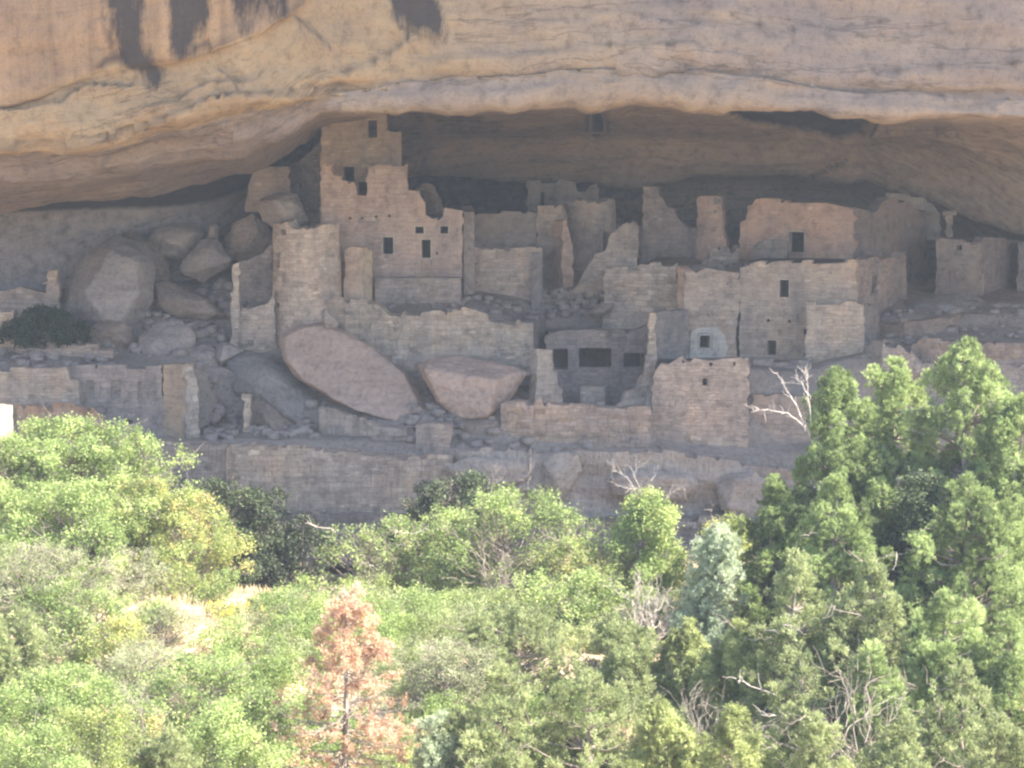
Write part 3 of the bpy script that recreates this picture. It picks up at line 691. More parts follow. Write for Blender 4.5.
b.wall((563, 109.6), (572.5, 109.8), [(562, 300), (562.5, 222), (566, 220), (569, 230), (571, 240), (572.5, 252), (572.5, 300)], S_PINK, t=.9)
b = Bld('rear_tower', 'broad round tower ruin with ragged top behind the sloping wall', 'tower', 592, 285, 112)
b.drum(561, 617, 112.6, [(561, 203), (575, 201), (590, 202), (602, 203), (604, 199), (616, 200), (617, 204)], 310, stone((160, 138, 126), .9, .4), [(602.5, 232, 610, 252)])
b = Bld('sloping_wall', 'wall ruin with a long ragged stair-like left slope', 'wall', 605, 295, 109)
b.wall((562, 109), (639, 109), [(558, 312), (566, 294), (577, 286), (585, 270), (590, 263), (595, 254), (605, 251), (608, 243), (611, 234), (617, 230), (624, 224), (634, 221), (638, 225), (639, 312)], S_GREY, t=.5)
b = Bld('coursed_wall', 'finely coursed wall dotted with whitish stones beside the sloping wall', 'wall', 642, 315, 107)
b.wall((604, 107), (677.5, 106.6), [(600, 345), (605, 268), (648, 265), (651, 262), (677, 263), (677.5, 345)], S_COURSE, t=.5)
b = Bld('tapering_wall', 'high shadowed wall whose top steps down to the right', 'wall', 668, 262, 112)
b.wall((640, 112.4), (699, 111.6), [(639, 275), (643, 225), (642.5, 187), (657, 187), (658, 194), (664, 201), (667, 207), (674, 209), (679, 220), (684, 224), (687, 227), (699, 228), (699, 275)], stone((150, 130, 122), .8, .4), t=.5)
b.wall((602, 113.6), (643, 113.2), [(601, 275), (602, 224), (643, 226), (643, 275)], S_GREY2, t=.5)
b = Bld('pink_pier', 'slender pinkish wall pier with ragged right edge', 'wall', 710, 252, 111)
b.wall((697, 111), (722, 110.6), [(697, 265), (697.5, 197), (702, 196), (718, 196), (721, 199), (722.5, 212), (722, 228), (726, 240), (726, 265)], S_PINK, t=.5)
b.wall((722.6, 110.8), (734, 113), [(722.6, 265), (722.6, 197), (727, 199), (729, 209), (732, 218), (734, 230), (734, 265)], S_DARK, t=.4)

# ---- big pink house on the right
b = Bld('pink_house', 'large pinkish house wall with a single dark doorway and shaded right side', 'house', 800, 262, 109)
b.wall((740, 110.4), (853.5, 108.2), [(738, 275), (740, 232), (740, 222), (746, 220), (747, 206), (752, 205), (756, 199), (767, 198), (786, 200), (789, 203), (826, 203), (840, 206), (853, 209), (853.5, 275)], S_PINK2,
       [(787.5, 230, 805.5, 254, 'door_frame', S_LINT)], t=.5)
b.wall((853.7, 108.4), (928, 114.2), [(853.7, 300), (853.6, 207), (862, 209), (871, 213), (876, 212), (882, 203), (889, 197), (893, 199), (905, 201), (926, 210), (928, 300)], stone((130, 112, 106), .6, .6), t=.5)  # darker stone paints in the shade of the right side
b.room((744, 110.4), (850, 108.2), 214, 270, 3.0, S_SOOT_SHADE, .5)
b = Bld('rubble_wall', 'low broken rubble wall on the terrace below the slender pink pier', 'wall', 712, 262, 108.4)
b.strip([(701, 108.9), (708, 108.4), (722, 108.3), (738, 108.6)], [(701, 262), (706, 254), (712, 249), (722, 248), (731, 250), (738, 247)], [(701, 275), (738, 275)], S_ROUGH, .5, 1.5)
b = Bld('low_parapet', 'low dark parapet just left of the pink house doorway', 'wall', 768, 262, 108.2)
b.strip([(753, 108.4), (786, 107.9)], [(753, 245), (770, 241), (786, 242)], [(753, 268), (786, 268)], S_DARK, .4)

# ---- two-storey block
b = Bld('two_storey_house', 'two storey masonry house with two small dark windows, right of the plastered window', 'house', 800, 350, 104.6)
b.wall((740, 105.2), (855.5, 103.8), [(739, 372), (740, 268), (748, 266), (752, 263), (760, 261), (772, 262), (853, 259), (855.5, 260), (855.5, 372)], stone((170, 146, 130), .8, .45),
       [(778, 278, 790.3, 299, 'window_frame'), (766, 338.5, 777.8, 357, 'window_frame'), (767, 319, 770, 322), (788, 320, 791, 323), (803.5, 329, 807, 334.5)], .5, lining=S_LINT)
b.wall((855.7, 104.0), (908, 108.6), [(855.7, 345), (855.6, 259), (872, 257), (906, 252.5), (908, 345)], stone((146, 124, 114), 1.1, .4), [(871.5, 273, 877.5, 294, 'door_frame')], t=.5)
b.room((744, 105.2), (851, 103.8), 267, 368, 3.6, S_SOOT_SHADE, .5)
b = Bld('rounded_house', 'round cornered house front with a white plastered window', 'house', 708, 360, 104.8)
b.wall((684.5, 104.9), (739.6, 105.15), [(684, 378), (684.5, 272), (700, 271), (706, 268), (716, 270), (739.6, 273), (739.8, 300), (737, 318), (735.5, 340), (735.5, 378)], stone((168, 144, 128), .9, .4),
       [(698.5, 333.5, 711.5, 349.5, 'window_frame', S_PLASTER)], .5)
b.wall((677.8, 105.35), (684.3, 104.95), [(677.5, 320), (677.8, 266), (684.3, 270), (684.3, 320)], S_PINK, t=.4)
# white plaster patch round the window, butted as a thin coat
q = b.wall((689.5, 104.86), (728, 105.03), [(690, 362), (690, 350), (692, 331), (698, 328), (716, 327), (726, 336), (728.5, 350), (724, 363), (716, 371), (700, 370)], S_PLASTER,
       [(697.6, 333, 712.4, 350)], .03, name='plaster_coat'); q['label'] = 'pale lime plaster around the window'
b.room((688, 104.9), (735, 105.15), 282, 375, 3.0, S_SOOT_SHADE, .5)
b.wall((735.4, 105.4), (745, 106.0), [(735, 378), (735, 310), (745, 310), (745, 378)], S_DARK, t=.4)  # dark stone paints in the shadow of the corner recess
b = Bld('buttress_house', 'blank projecting masonry block below the two storey house', 'wall', 835, 392, 102.6)
b.wall((806.5, 102.9), (864.5, 102.4), [(804, 410), (806.5, 302), (846, 301), (855, 301), (858, 304), (864, 305), (864.5, 410)], stone((168, 146, 130), .9, .4), t=.5)
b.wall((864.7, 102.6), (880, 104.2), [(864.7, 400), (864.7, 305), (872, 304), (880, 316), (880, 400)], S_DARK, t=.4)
b = Bld('curved_kiva_wall', 'low curved flat-topped chamber wall right of the two storey house', 'wall', 915, 342, 103.4)
b.strip([(866, 105.0), (880, 104.4), (905, 103.6), (930, 103.5), (955, 104.0), (969, 105.2)], [(866, 318), (880, 321), (905, 320), (930, 318), (955, 314), (969, 312)], [(866, 352), (969, 346)], stone((140, 118, 106), .9, .4), .6)
b = Bld('small_house', 'small square house with one tiny window under the low ceiling at right', 'house', 960, 295, 110)
b.wall((936, 110.6), (981, 109.6), [(935, 312), (936, 240), (940, 238), (960, 240), (966, 243), (980, 242), (981, 312)], stone((158, 134, 122), .6, .6), [(956.5, 245, 962, 250.5)], t=.4)
b.wall((981.2, 109.8), (1019, 113), [(981.2, 312), (981, 242), (984, 237), (1000, 238), (1019, 240), (1019, 312)], stone((132, 114, 108), .7, .5), t=.4)
b.room((939, 110.6), (979, 109.6), 243, 300, 2.4, S_SOOT_SHADE, .4)
b = Bld('end_house', 'wall end of a house cut by the right picture edge', 'house', 1030, 300, 111)
b.wall((1018, 111.2), (1090, 110), [(1017, 320), (1018, 242), (1050, 241), (1090, 250), (1090, 320)], S_GREY2, t=.5)
b.room((1022, 111.2), (1086, 110), 250, 310, 3, S_SOOT_SHADE, .5)
b = Bld('high_pillar', 'thin pillar propping the ceiling behind the small house', 'pillar', 949, 236, 113)
b.wall((946, 113), (952.5, 113), [(945.5, 246), (946, 214), (952, 214), (952.5, 246)], S_GREY2, t=.3, name='shaft')
b.box('capstone', (941, 112.9), (955, 112.9), 211, 215.5, 0, .5, S_DARK)
b = Bld('upper_ledge_wall', 'pale broken wall high under the ceiling right of the pink house', 'wall', 905, 215, 115)
b.wall((886, 115), (940, 114.6), [(884, 240), (886, 193), (905, 194), (922, 197), (932, 203), (940, 214), (940, 240)], stone((160, 142, 130), .6, .6), t=.4)
b = Bld('ledge_wall', 'low curved ledge wall beside the small house at far right', 'wall', 1000, 318, 106)
b.strip([(976, 107.5), (990, 106.6), (1030, 106), (1080, 106)], [(976, 308), (990, 305), (1080, 304)], [(976, 330), (1080, 330)], S_GREY2, .5)
b = Bld('right_terrace_wall', 'long low terrace wall disappearing behind the tallest pines', 'wall', 980, 362, 101)
b.strip([(912, 101.6), (960, 101), (1100, 100.8)], [(912, 345), (925, 341), (1024, 340), (1100, 341)], [(912, 372), (1100, 372)], stone((146, 124, 112), 1, .4), .6)
b.strip([(862, 102.7), (884, 101.2), (1100, 100.4)], [(862, 341), (878, 341), (900, 346), (912, 352), (922, 364), (940, 366), (1100, 366)], [(862, 470), (1100, 470)], stone((150, 132, 122), 1, .4), .6)

# ---- kiva
b = Bld('sunken_kiva', 'sunken square chamber with three dark openings between stone piers', 'kiva', 596, 402, 104.6)
b.wall((545, 104.8), (652, 104.8), [(545, 410), (545, 336), (560, 331), (600, 330), (640, 328), (652, 322), (652, 410)], stone((144, 124, 116), 1, .4),
       [(553, 349, 568, 369), (579, 348, 611.5, 367.5), (623.5, 353, 645, 367.5)], .5)
b.room((548, 104.8), (650, 104.8), 338, 405, 2.4, S_SOOT_SHADE, .5, roof=M_FLOOR)
b.box('deflector', (581, 103.2), (605.5, 103.2), 386, 412, 0, .4, S_LIGHT)
b.wall((537, 102), (553, 102.4), [(536, 410), (537, 349), (552.5, 350), (553, 370), (557, 371), (558, 385), (563, 390), (563, 410)], S_LIGHT, t=.5)
b = Bld('kiva_side_wall', 'ragged wall stepping down the right side of the sunken chamber', 'wall', 645, 400, 102)
b.wall((648.5, 102.6), (655.5, 102.6), [(646, 385), (647.5, 352), (649, 320), (650, 313), (655.5, 313), (655.8, 385)], S_TAN, t=.6)
b.wall((617, 101.4), (656, 101.6), [(614, 410), (622, 402), (626, 392), (637, 389), (640, 380), (646, 372), (646, 356), (656, 356), (656, 410)], stone((172, 148, 134), 1.3, .15, .2, .34), t=.45)
b = Bld('shaded_room', 'grey shaded side wall left of the white plastered window', 'wall', 672, 365, 103.6)
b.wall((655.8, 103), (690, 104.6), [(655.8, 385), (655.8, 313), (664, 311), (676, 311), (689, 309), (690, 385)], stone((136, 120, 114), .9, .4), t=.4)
b = Bld('front_tower', 'projecting pinkish block with a notched top and one small square window', 'tower', 700, 460, 100)
b.wall((650, 100.2), (748.5, 99.8), [(649, 470), (651, 420), (653, 378), (656, 370), (661, 364), (668, 365), (676, 360), (682, 356), (684, 361), (690, 362), (694, 358), (702, 360), (712, 361), (722, 359), (748, 357.5), (748.5, 470)], stone((172, 146, 130), 1.1, .35),
       [(701, 376.5, 708.5, 387, 'window_frame'), (682, 359.4, 685.5, 363), (709, 362.5, 712.5, 366), (733, 362, 735.5, 366)], .5)
b.wall((748.7, 100), (754.5, 103), [(748.7, 470), (748.7, 358), (754.5, 357), (754.5, 470)], stone((126, 108, 102), .9, .4), t=.4)  # shadow on the receding side painted in with darker stone
b.room((654, 100.2), (745, 99.8), 371, 465, 3, S_SOOT_SHADE, .5)
b = Bld('lower_house', 'blank masonry wall below the lower window, partly behind the dead snag', 'wall', 780, 460, 101.6)
b.wall((753, 102.6), (812, 102.4), [(752, 410), (753, 359), (812, 357), (812, 410)], S_GREY2, t=.4)
b.wall((752.5, 100.6), (830, 100.2), [(751, 480), (752.5, 395), (775, 394), (800, 396), (830, 396), (830, 480)], stone((162, 138, 124), .7, .6), t=.5)
b = Bld('kiva_front_wall', 'long retaining wall in front of the sunken chamber', 'wall', 575, 450, 99.4)
b.strip([(501, 99.8), (530, 99.4), (652, 99.2)], [(501, 404), (510, 401), (552, 403), (576, 406), (625, 408), (652, 407)], [(501, 458), (652, 458)], stone((164, 138, 122), 1.2, .25, .14, .32), .7)

# ---- lower retaining walls
b = Bld('curved_retaining_wall', 'long curved retaining wall along the foot of the ruins', 'wall', 340, 515, 98)
b.strip([(225, 98.6), (236, 98.1), (300, 97.8), (400, 97.9), (452, 98.4)], [(225, 447), (240, 445), (330, 450), (400, 455), (452, 458)], [(225, 560), (452, 560)], S_ROW, .8)
b = Bld('left_retaining_wall', 'rough lower retaining wall below the left house front', 'wall', 170, 500, 98.4)
b.strip([(-120, 99), (60, 98.7), (150, 98.5), (226, 98.7)], [(-120, 442), (100, 440), (140, 440), (226, 443)], [(-120, 560), (226, 560)], stone((154, 134, 122), 1.2, .3, .14, .32), .8)
b = Bld('lower_terrace_wall', 'wide weathered retaining wall beneath the sunken chamber and front block', 'wall', 610, 520, 98.3)
b.strip([(446, 98.9), (470, 98.4), (600, 98.3), (700, 98.6), (770, 98.6), (900, 98.8), (1100, 98.8)], [(446, 449), (500, 450), (560, 452), (600, 452), (650, 448), (700, 456), (742, 463), (800, 470), (1100, 470)], [(446, 560), (1100, 560)], rock('ledge_rock', (160, 138, 124), (176, 154, 138), .14, .5), 1.2, rough=.6, jag=.09)
b = Bld('foot_wall', 'lowest band of stacked blocks at the foot of the terraces', 'wall', 420, 545, 97)
b.strip([(-100, 97.4), (240, 97.2), (330, 96.9), (600, 97), (760, 97.2), (1100, 97.2)], [(-100, 516), (240, 512), (300, 514), (400, 518), (560, 521), (690, 518), (760, 524), (1100, 520)], [(-100, 575), (1100, 575)], stone((138, 122, 114), 1.2, .2, .17, .36), .9)

# ---- left buildings
b = Bld('left_house', 'long low house front with recessed niches and one small window', 'house', 128, 440, 101)
b.wall((70, 101.2), (163, 100.9), [(66, 450), (70, 366), (100, 365), (162, 365), (163, 450)], stone((154, 134, 124), .8, .5),
       [(122.5, 417.5, 133.5, 424.5, 'window_frame'), (86, 380, 94.5, 400), (111, 380, 121, 401), (138, 381, 142, 401)], .5)
b.wall((80, 101.28), (146, 101.02), [(80, 405), (80, 376), (146, 376), (146, 405)], stone((150, 132, 122), .8, .5), t=.3, rag=False, name='niche_back')
b.wall((163.2, 100.9), (187, 100.5), [(162, 450), (163.2, 365), (186, 364), (187, 450)], stone((168, 140, 118), .6, .7), t=.6)
b.wall((187.2, 100.4), (199, 100.7), [(186, 452), (186.5, 367), (192, 366), (194, 374), (197, 384), (198.5, 400), (199.5, 452)], stone((164, 144, 130), 1.3, .15, .2, .34), t=.6)
b.room((74, 101.2), (160, 100.9), 380, 445, 1.6, S_SOOT_SHADE, .5)
b.wall((199, 103.6), (245, 103.4), [(197, 445), (199, 372), (215, 366), (232, 372), (245, 392), (246, 445)], S_GREY2, t=.4)
b = Bld('left_block', 'plain masonry house front at the left picture edge', 'house', 30, 405, 100.6)
b.wall((-90, 100.8), (78, 100.6), [(-90, 450), (-90, 368), (66, 367), (69, 379), (78, 380), (79, 408), (79, 450)], stone((160, 140, 126), .9, .4), t=.45)
b = Bld('brown_lower_wall', 'brownish lower wall above the oak brush at far left', 'wall', 50, 440, 100)
b.strip([(14, 100), (60, 99.8), (95, 99.9), (106, 100.2)], [(14, 405), (40, 405), (60, 406), (84, 406), (97, 412), (106, 425)], [(14, 455), (106, 455)], stone((166, 134, 112), .6, .7), .4)
b = Bld('sunlit_wall', 'bright sunlit wall end at the left picture edge below the plain house front', 'wall', 4, 560, 89)
b.wall((-14, 87.6), (13, 90.8), [(-14, 600), (-14, 402), (2, 404), (12.5, 405), (13.5, 600)], stone((200, 176, 150), .5, .8), t=.5)
b = Bld('parapet_wall', 'low crumbling parapet behind the left house front', 'wall', 60, 365, 103.4)
b.strip([(14, 103.5), (60, 103.3), (112, 103.4)], [(14, 344), (40, 345), (70, 344), (110, 348)], [(14, 368), (112, 368)], S_GREY, .5)
b = Bld('corner_wall', 'upright wall end at the left picture edge beside the dark green bush', 'wall', 5, 363, 104)
b.wall((-40, 104), (15.5, 103.8), [(-40, 372), (-40, 312), (14, 310), (15.5, 372)], S_TAN, t=.5)
b = Bld('pier_wall', 'ruined wall with a tall ragged pier beside the giant boulder', 'wall', 45, 312, 106)
b.wall((-40, 106.2), (60, 106), [(-40, 322), (-40, 290), (20, 287), (36, 291), (46, 293), (47, 284), (41, 284), (48, 281), (48, 271), (58, 270), (59, 322)], S_GREY, t=.5)
b = Bld('stone_pillar', 'thin freestanding pillar of stacked stones on the lower left terrace', 'pillar', 247, 442, 101.2)
b.wall((243, 101.2), (251, 101.2), [(241.5, 450), (243.5, 410), (245, 401), (241, 399), (242, 394), (251, 395), (250.5, 403), (248.5, 425), (247.5, 450)], S_TAN, t=.35, name='shaft')
b = Bld('rubble_terrace', 'stacked stone packing beneath the leaning pink boulder', 'wall', 380, 445, 99.6)
b.strip([(318, 100.8), (340, 100.3), (380, 99.9), (418, 99.6)], [(318, 408), (350, 418), (380, 426), (418, 428)], [(318, 462), (418, 462)], stone((160, 140, 128), 1.2, .2, .2), .6)
b.box('block', (312, 99.8), (368, 99.5), 437, 462, 0, .5, S_DARK)
b = Bld('block_buttress', 'square grey buttress under the foot of the pink boulder', 'wall', 433, 458, 98.9)
b.wall((415, 99.1), (451, 99), [(414, 475), (416, 425), (430, 423), (451, 424), (452, 475)], S_GREY2, t=.7)
b = Bld('upper_left_room', 'small block walled room with dark doorway under the overhang left of the square tower', 'room', 275, 200, 109.5)
b.wall((246, 109.5), (289.5, 109.4), [(245, 212), (248, 186), (252, 169), (270, 167), (289, 167), (290, 196), (289, 212)], stone((152, 130, 118), .7, .5), t=.5)
b.wall((300.5, 110.4), (322, 110.4), [(300, 232), (300, 160), (310, 152), (322, 140), (322, 232)], S_DARK, t=.4)
b.wall((291, 113.5), (300.5, 113.5), [(289, 200), (289, 165), (300.5, 160), (300.5, 200)], S_DARK, t=.4)

# ---- wall on the ledge inside the ceiling
yc = ceilY(598, 120)
b = Bld('ledge_granary', 'tiny walled-up opening with a dark upright window high in the ceiling', 'granary', 598, 134, yc)
b.room((590.5, yc - .12), (604.8, yc - .12), 106, 133, 2.0, S_SOOT_SHADE, .7)
b.wall((585, yc - .12), (611, yc - .12), [(589.5, 134), (589.5, 103), (605.5, 103), (605.5, 134)], stone((108, 90, 79), .3, .9), [(592, 106, 603.5, 132)], t=.7, rag=False)
yc = min(ceilY(885, 128), ceilY(950, 128)) - .15
b = Bld('ledge_masonry', 'rough dark masonry filling a crack just under the lip at right', 'granary', 918, 138, yc)
b.wall((884, yc), (956, yc), [(872, 137), (884, 117), (955, 118), (957, 138), (920, 136)], stone((112, 92, 82), 1.6, 0, .16, .28), t=.8)

# ================================================================ BOULDERS
import bmesh
def boulder(name, label, poly, Y, depth, mat, seed, tilt=0, e=.3, group='fallen boulders', cuts=1, rough=.05, front=None, slab=0):
    rs = np.random.RandomState(seed); pts = np.array(poly, float); c = pts.mean(0); n = len(pts); loc = P(c[0], pts[:, 1].max(), Y)
    yt = lambda y: Y + tilt * (c[1] - y) / F * Y
    V = []
    for k in range(n):
        a, b_ = pts[k], pts[(k + 1) % n]
        for t in (0, .5):
            q = a + (b_ - a) * t + (rs.normal(0, .6, 2) if t else 0); V.append(P(q[0], q[1], yt(q[1]) + rs.uniform(-.12, .12) * depth))
            q2 = c + (q - c) * rs.uniform(.8, .97); V.append(P(q2[0], q2[1], yt(q2[1]) + depth * rs.uniform(.5, .9)))
    if slab:
        for q in pts:
            q2 = c + (q - c) * .94; V.append(P(q2[0], q2[1], yt(q2[1]) - depth * slab))
    if front is None:
        for _ in range(cuts + 3):
            k = rs.randint(n); q = c + (pts[k] + (pts[(k + 1) % n] - pts[k]) * rs.rand() - c) * rs.uniform(.35, .8); V.append(P(q[0], q[1], yt(q[1]) - depth * rs.uniform(.55, .95)))
    else:
        for x, y, dd in front: V.append(P(x, y, yt(y) - depth * dd))
    for _ in range(4):
        q = c + (pts[rs.randint(n)] - c) * rs.uniform(.2, .6); V.append(P(q[0], q[1], yt(q[1]) + depth * 1.2))
    bm = bmesh.new()
    for v in V: bm.verts.new(tuple(v - loc))
    r_ = bmesh.ops.convex_hull(bm, input=bm.verts)
    bmesh.ops.delete(bm, geom=[v for v in bm.verts if not v.link_faces], context='VERTS')
    bmesh.ops.dissolve_limit(bm, angle_limit=R(9), verts=bm.verts, edges=bm.edges)
    sz = max(v.co.length for v in bm.verts)
    bmesh.ops.bevel(bm, geom=list(bm.edges), offset=min(.05, .03 * sz), segments=1, profile=.6, affect='EDGES', clamp_overlap=True)
    bmesh.ops.triangulate(bm, faces=bm.faces)
    for _ in range(5):
        ed = [q for q in bm.edges if q.calc_length() > max(.14, sz * .05)]
        if not ed: break
        bmesh.ops.subdivide_edges(bm, edges=ed, cuts=1); bmesh.ops.triangulate(bm, faces=bm.faces)
    bm.normal_update()
    co = np.array([v.co[:] for v in bm.verts]); no = np.array([v.normal[:] for v in bm.verts])
    h = (fbm(co * .8 + seed, 4, seed) * .7 + np.abs(fbm(co * [1.2, 1.2, 3.2] + seed, 3, seed + 3)) * .9 + fbm(co * 4 + seed, 3, seed + 5) * .35) * rough * 2.2 * min(1, sz / 1.5)
    co = co + no * h[:, None]
    for v, q in zip(bm.verts, co): v.co = q
    me = bpy.data.meshes.new(name); bm.to_mesh(me); bm.free(); me.materials.append(mat)
    me.polygons.foreach_set('use_smooth', np.ones(len(me.polygons), bool)); me.set_sharp_from_angle(angle=R(26)); me.update()
    o = bpy.data.objects.new(name, me); col.objects.link(o); o.location = tuple(loc)
    tag(o, label, 'boulder', group, 'thing'); return o
boulder('boulder', 'great leaning pink slab of rock below the round tower', [(279, 336), (284, 360), (300, 380), (323, 395), (357, 413), (400, 424), (424, 426), (430, 420), (425, 406), (407, 375), (373, 347), (345, 331), (323, 323), (300, 326)], 102.8, .9, M_PINKROCK, 1, tilt=.75, front=[(330, 350, .62), (380, 395, .62)], slab=.55)
boulder('boulder', 'second pink boulder with flat grey top, right of the great leaning slab', [(417, 364), (428, 388), (439, 407), (464, 421), (492, 420), (503, 412), (527, 372), (510, 366), (470, 358), (440, 357)], 101.8, 1.2, M_PINKROCK, 2, tilt=.4, front=[(424, 369, .9), (496, 381, 1.35), (487, 417, 1.2), (462, 418, .8), (442, 404, .7)])
boulder('boulder', 'dark jagged block wedged under the second pink boulder', [(452, 420), (470, 424), (500, 416), (508, 424), (502, 446), (470, 448), (455, 440)], 100.4, .8, M_BROWNROCK, 3)
boulder('boulder', 'small angular grey stone perched at the top of the leaning slab', [(321, 312), (326, 308), (339, 324), (336, 328), (325, 329)], 103.6, .4, M_GREYROCK, 4, rough=.03)
boulder('boulder', 'left one of two small pink rocks on the flat boulder top', [(445, 376), (450, 370), (464, 370), (468, 377), (460, 381), (448, 381)], 101.4, .4, M_PINKROCK, 5, rough=.03)
boulder('boulder', 'right one of two small pink rocks on the flat boulder top', [(486, 374), (492, 368), (505, 369), (512, 375), (504, 381), (490, 381)], 101.6, .45, M_PINKROCK, 6, rough=.03)
boulder('boulder', 'giant rounded grey boulder left of the ruins', [(62, 312), (67, 280), (83, 257), (117, 235), (140, 243), (155, 267), (154, 300), (142, 322), (120, 340), (97, 345), (66, 340)], 107, 2.2, M_GREYROCK, 7, tilt=.25, cuts=3)
boulder('boulder', 'dark rounded rock leaning behind the giant boulder', [(112, 236), (132, 231), (150, 240), (168, 262), (172, 284), (150, 300), (125, 290)], 109, 1.4, M_BROWNROCK, 8)
boulder('boulder', 'smooth upper boulder lying against the grey back slab', [(149, 240), (154, 232), (164, 226), (192, 223), (203, 232), (199, 246), (190, 256), (176, 261), (158, 256)], 109, 1.0, M_GREYROCK, 9)
boulder('boulder', 'wedge shaped boulder balanced beside the smooth upper boulder', [(180, 266), (192, 250), (201, 240), (217, 239), (233, 260), (226, 268), (213, 277), (203, 283), (186, 276)], 108, 1.0, M_GREYROCK, 10)
boulder('boulder', 'stubby upright stone atop the wedge shaped boulder', [(208, 240), (209, 226), (213, 223), (218, 226), (218, 242)], 108.6, .35, M_GREYROCK, 11, rough=.03)
boulder('boulder', 'flat brown ledge rock in the middle of the left rubble slope', [(154, 284), (164, 280), (200, 292), (216, 304), (228, 316), (205, 322), (176, 318), (158, 304)], 107, 1.0, M_BROWNROCK, 12, tilt=.6)
boulder('boulder', 'sloping pale boulder above the left house front', [(135, 352), (140, 336), (160, 322), (180, 319), (194, 334), (195, 345), (178, 356), (160, 366), (140, 366)], 104.4, .9, M_GREYROCK, 13, tilt=.4)
boulder('boulder', 'left half of the split flat boulder above the square recess', [(176, 354), (190, 348), (205, 344), (215, 350), (218, 366), (205, 376), (196, 378), (180, 366)], 104, .7, M_GREYROCK, 14, tilt=.4)
boulder('boulder', 'right half of the split flat boulder above the square recess', [(216, 345), (226, 342), (244, 350), (234, 358), (220, 367), (214, 360)], 104.2, .6, M_GREYROCK, 15, tilt=.4)
boulder('boulder', 'brown lumpy rock between the giant boulder and the parapet', [(84, 338), (92, 326), (108, 320), (124, 322), (132, 338), (134, 350), (118, 356), (92, 354)], 105, .9, M_BROWNROCK, 16)
boulder('boulder', 'broad grey boulder filling the hollow left of the leaning slab', [(226, 362), (242, 352), (264, 354), (284, 366), (310, 388), (326, 402), (325, 426), (302, 430), (275, 420), (250, 404), (232, 390)], 103.4, 1.0, M_SLAB, 17, tilt=.55, cuts=4)
boulder('boulder', 'dark low rock under the broad grey boulder', [(248, 402), (262, 398), (285, 418), (305, 430), (300, 442), (262, 444), (246, 432)], 102.4, .8, M_BROWNROCK, 18, tilt=.3)
boulder('boulder', 'pale leaning rock below the small upper left room', [(256, 206), (262, 198), (280, 192), (296, 194), (302, 208), (308, 220), (296, 226), (274, 228), (262, 220)], 108.4, .9, M_GREYROCK, 19)
boulder('boulder', 'rock shoulder beneath the pale leaning rock', [(225, 240), (236, 222), (252, 214), (268, 226), (276, 244), (262, 256), (240, 262), (228, 256)], 109, .9, M_BROWNROCK, 20)
boulder('boulder', 'rounded dark rock inside the deep slot right of the stepped house', [(414, 190), (424, 183), (434, 186), (441, 200), (444, 214), (440, 222), (420, 222), (412, 210)], 113, 1, M_BROWNROCK, 21)
boulder('boulder', 'low rock hump on the terrace left of the small house', [(905, 306), (930, 296), (966, 294), (984, 300), (992, 316), (990, 330), (960, 334), (920, 326)], 107, 1.4, M_SLAB, 22, tilt=.8)
boulder('boulder', 'long low rock on the rubble above the kiva openings', [(585, 314), (600, 304), (614, 303), (612, 311), (596, 318)], 106.6, .4, M_BROWNROCK, 25, rough=.03)

boulder('boulder', 'slanting ledge block in the rock bank below the left end of the sunken chamber', [(543, 462), (556, 452), (578, 454), (582, 470), (570, 490), (556, 502), (546, 490)], 98.1, .6, rock('ledge_rock', (0, 0, 0), (0, 0, 0)), 31)
boulder('boulder', 'broad angular ledge in the rock bank just left of the pines', [(716, 484), (730, 474), (756, 472), (768, 484), (764, 512), (742, 524), (722, 510)], 98.1, .7, rock('ledge_rock', (0, 0, 0), (0, 0, 0)), 32)
boulder('boulder', 'low wide ledge in the rock bank above the bare topped tree', [(610, 478), (640, 470), (690, 474), (700, 486), (680, 500), (630, 502), (612, 494)], 98.0, .5, rock('ledge_rock', (0, 0, 0), (0, 0, 0)), 33)
boulder('boulder', 'sloping ledge in the rock bank under the square buttress', [(448, 466), (470, 458), (520, 462), (530, 478), (500, 492), (460, 490)], 98.0, .5, rock('ledge_rock', (0, 0, 0), (0, 0, 0)), 34)
# rubble (uncountable small stones) on the slopes
def rubble(regions, seed):
    rs = np.random.RandomState(seed); V = []; Q = []; base = np.array([(-1, -1, -1), (1, -1, -1), (1, 1, -1), (-1, 1, -1), (-1, -1, 1), (1, -1, 1), (1, 1, 1), (-1, 1, 1)], float)
    fq = np.array([(3, 2, 1, 0), (4, 5, 6, 7), (0, 1, 5, 4), (1, 2, 6, 5), (2, 3, 7, 6), (3, 0, 4, 7)]); k = 0
    for (x0, x1, Y0, Y1, n, sz) in regions:
        for _ in range(n):
            px = rs.uniform(x0, x1); Y = rs.uniform(Y0, Y1); z = floorZ(px, Y); s = sz * (rs.rand() ** 2 * 1.6 + .35)
            v = base * rs.uniform(.55, 1, (8, 3)) * [s * 1.3, s, s * .65]; a = rs.uniform(0, 6.28); c_, s_ = math.cos(a), math.sin(a)
            v = v @ np.array([[c_, -s_, 0], [s_, c_, 0], [0, 0, 1]]).T
            tl = rs.uniform(-.4, .4); v = v @ np.array([[1, 0, 0], [0, math.cos(tl), -math.sin(tl)], [0, math.sin(tl), math.cos(tl)]]).T
            V.append(v + [(px - 512) / F * Y, Y, z + s * .2]); Q.append(fq + k); k += 8
    o = mkq('rubble', np.concatenate(V), np.concatenate(Q), M_GREYROCK); return tag(o, 'loose broken stones strewn over the alcove floor', None, kind='stuff')
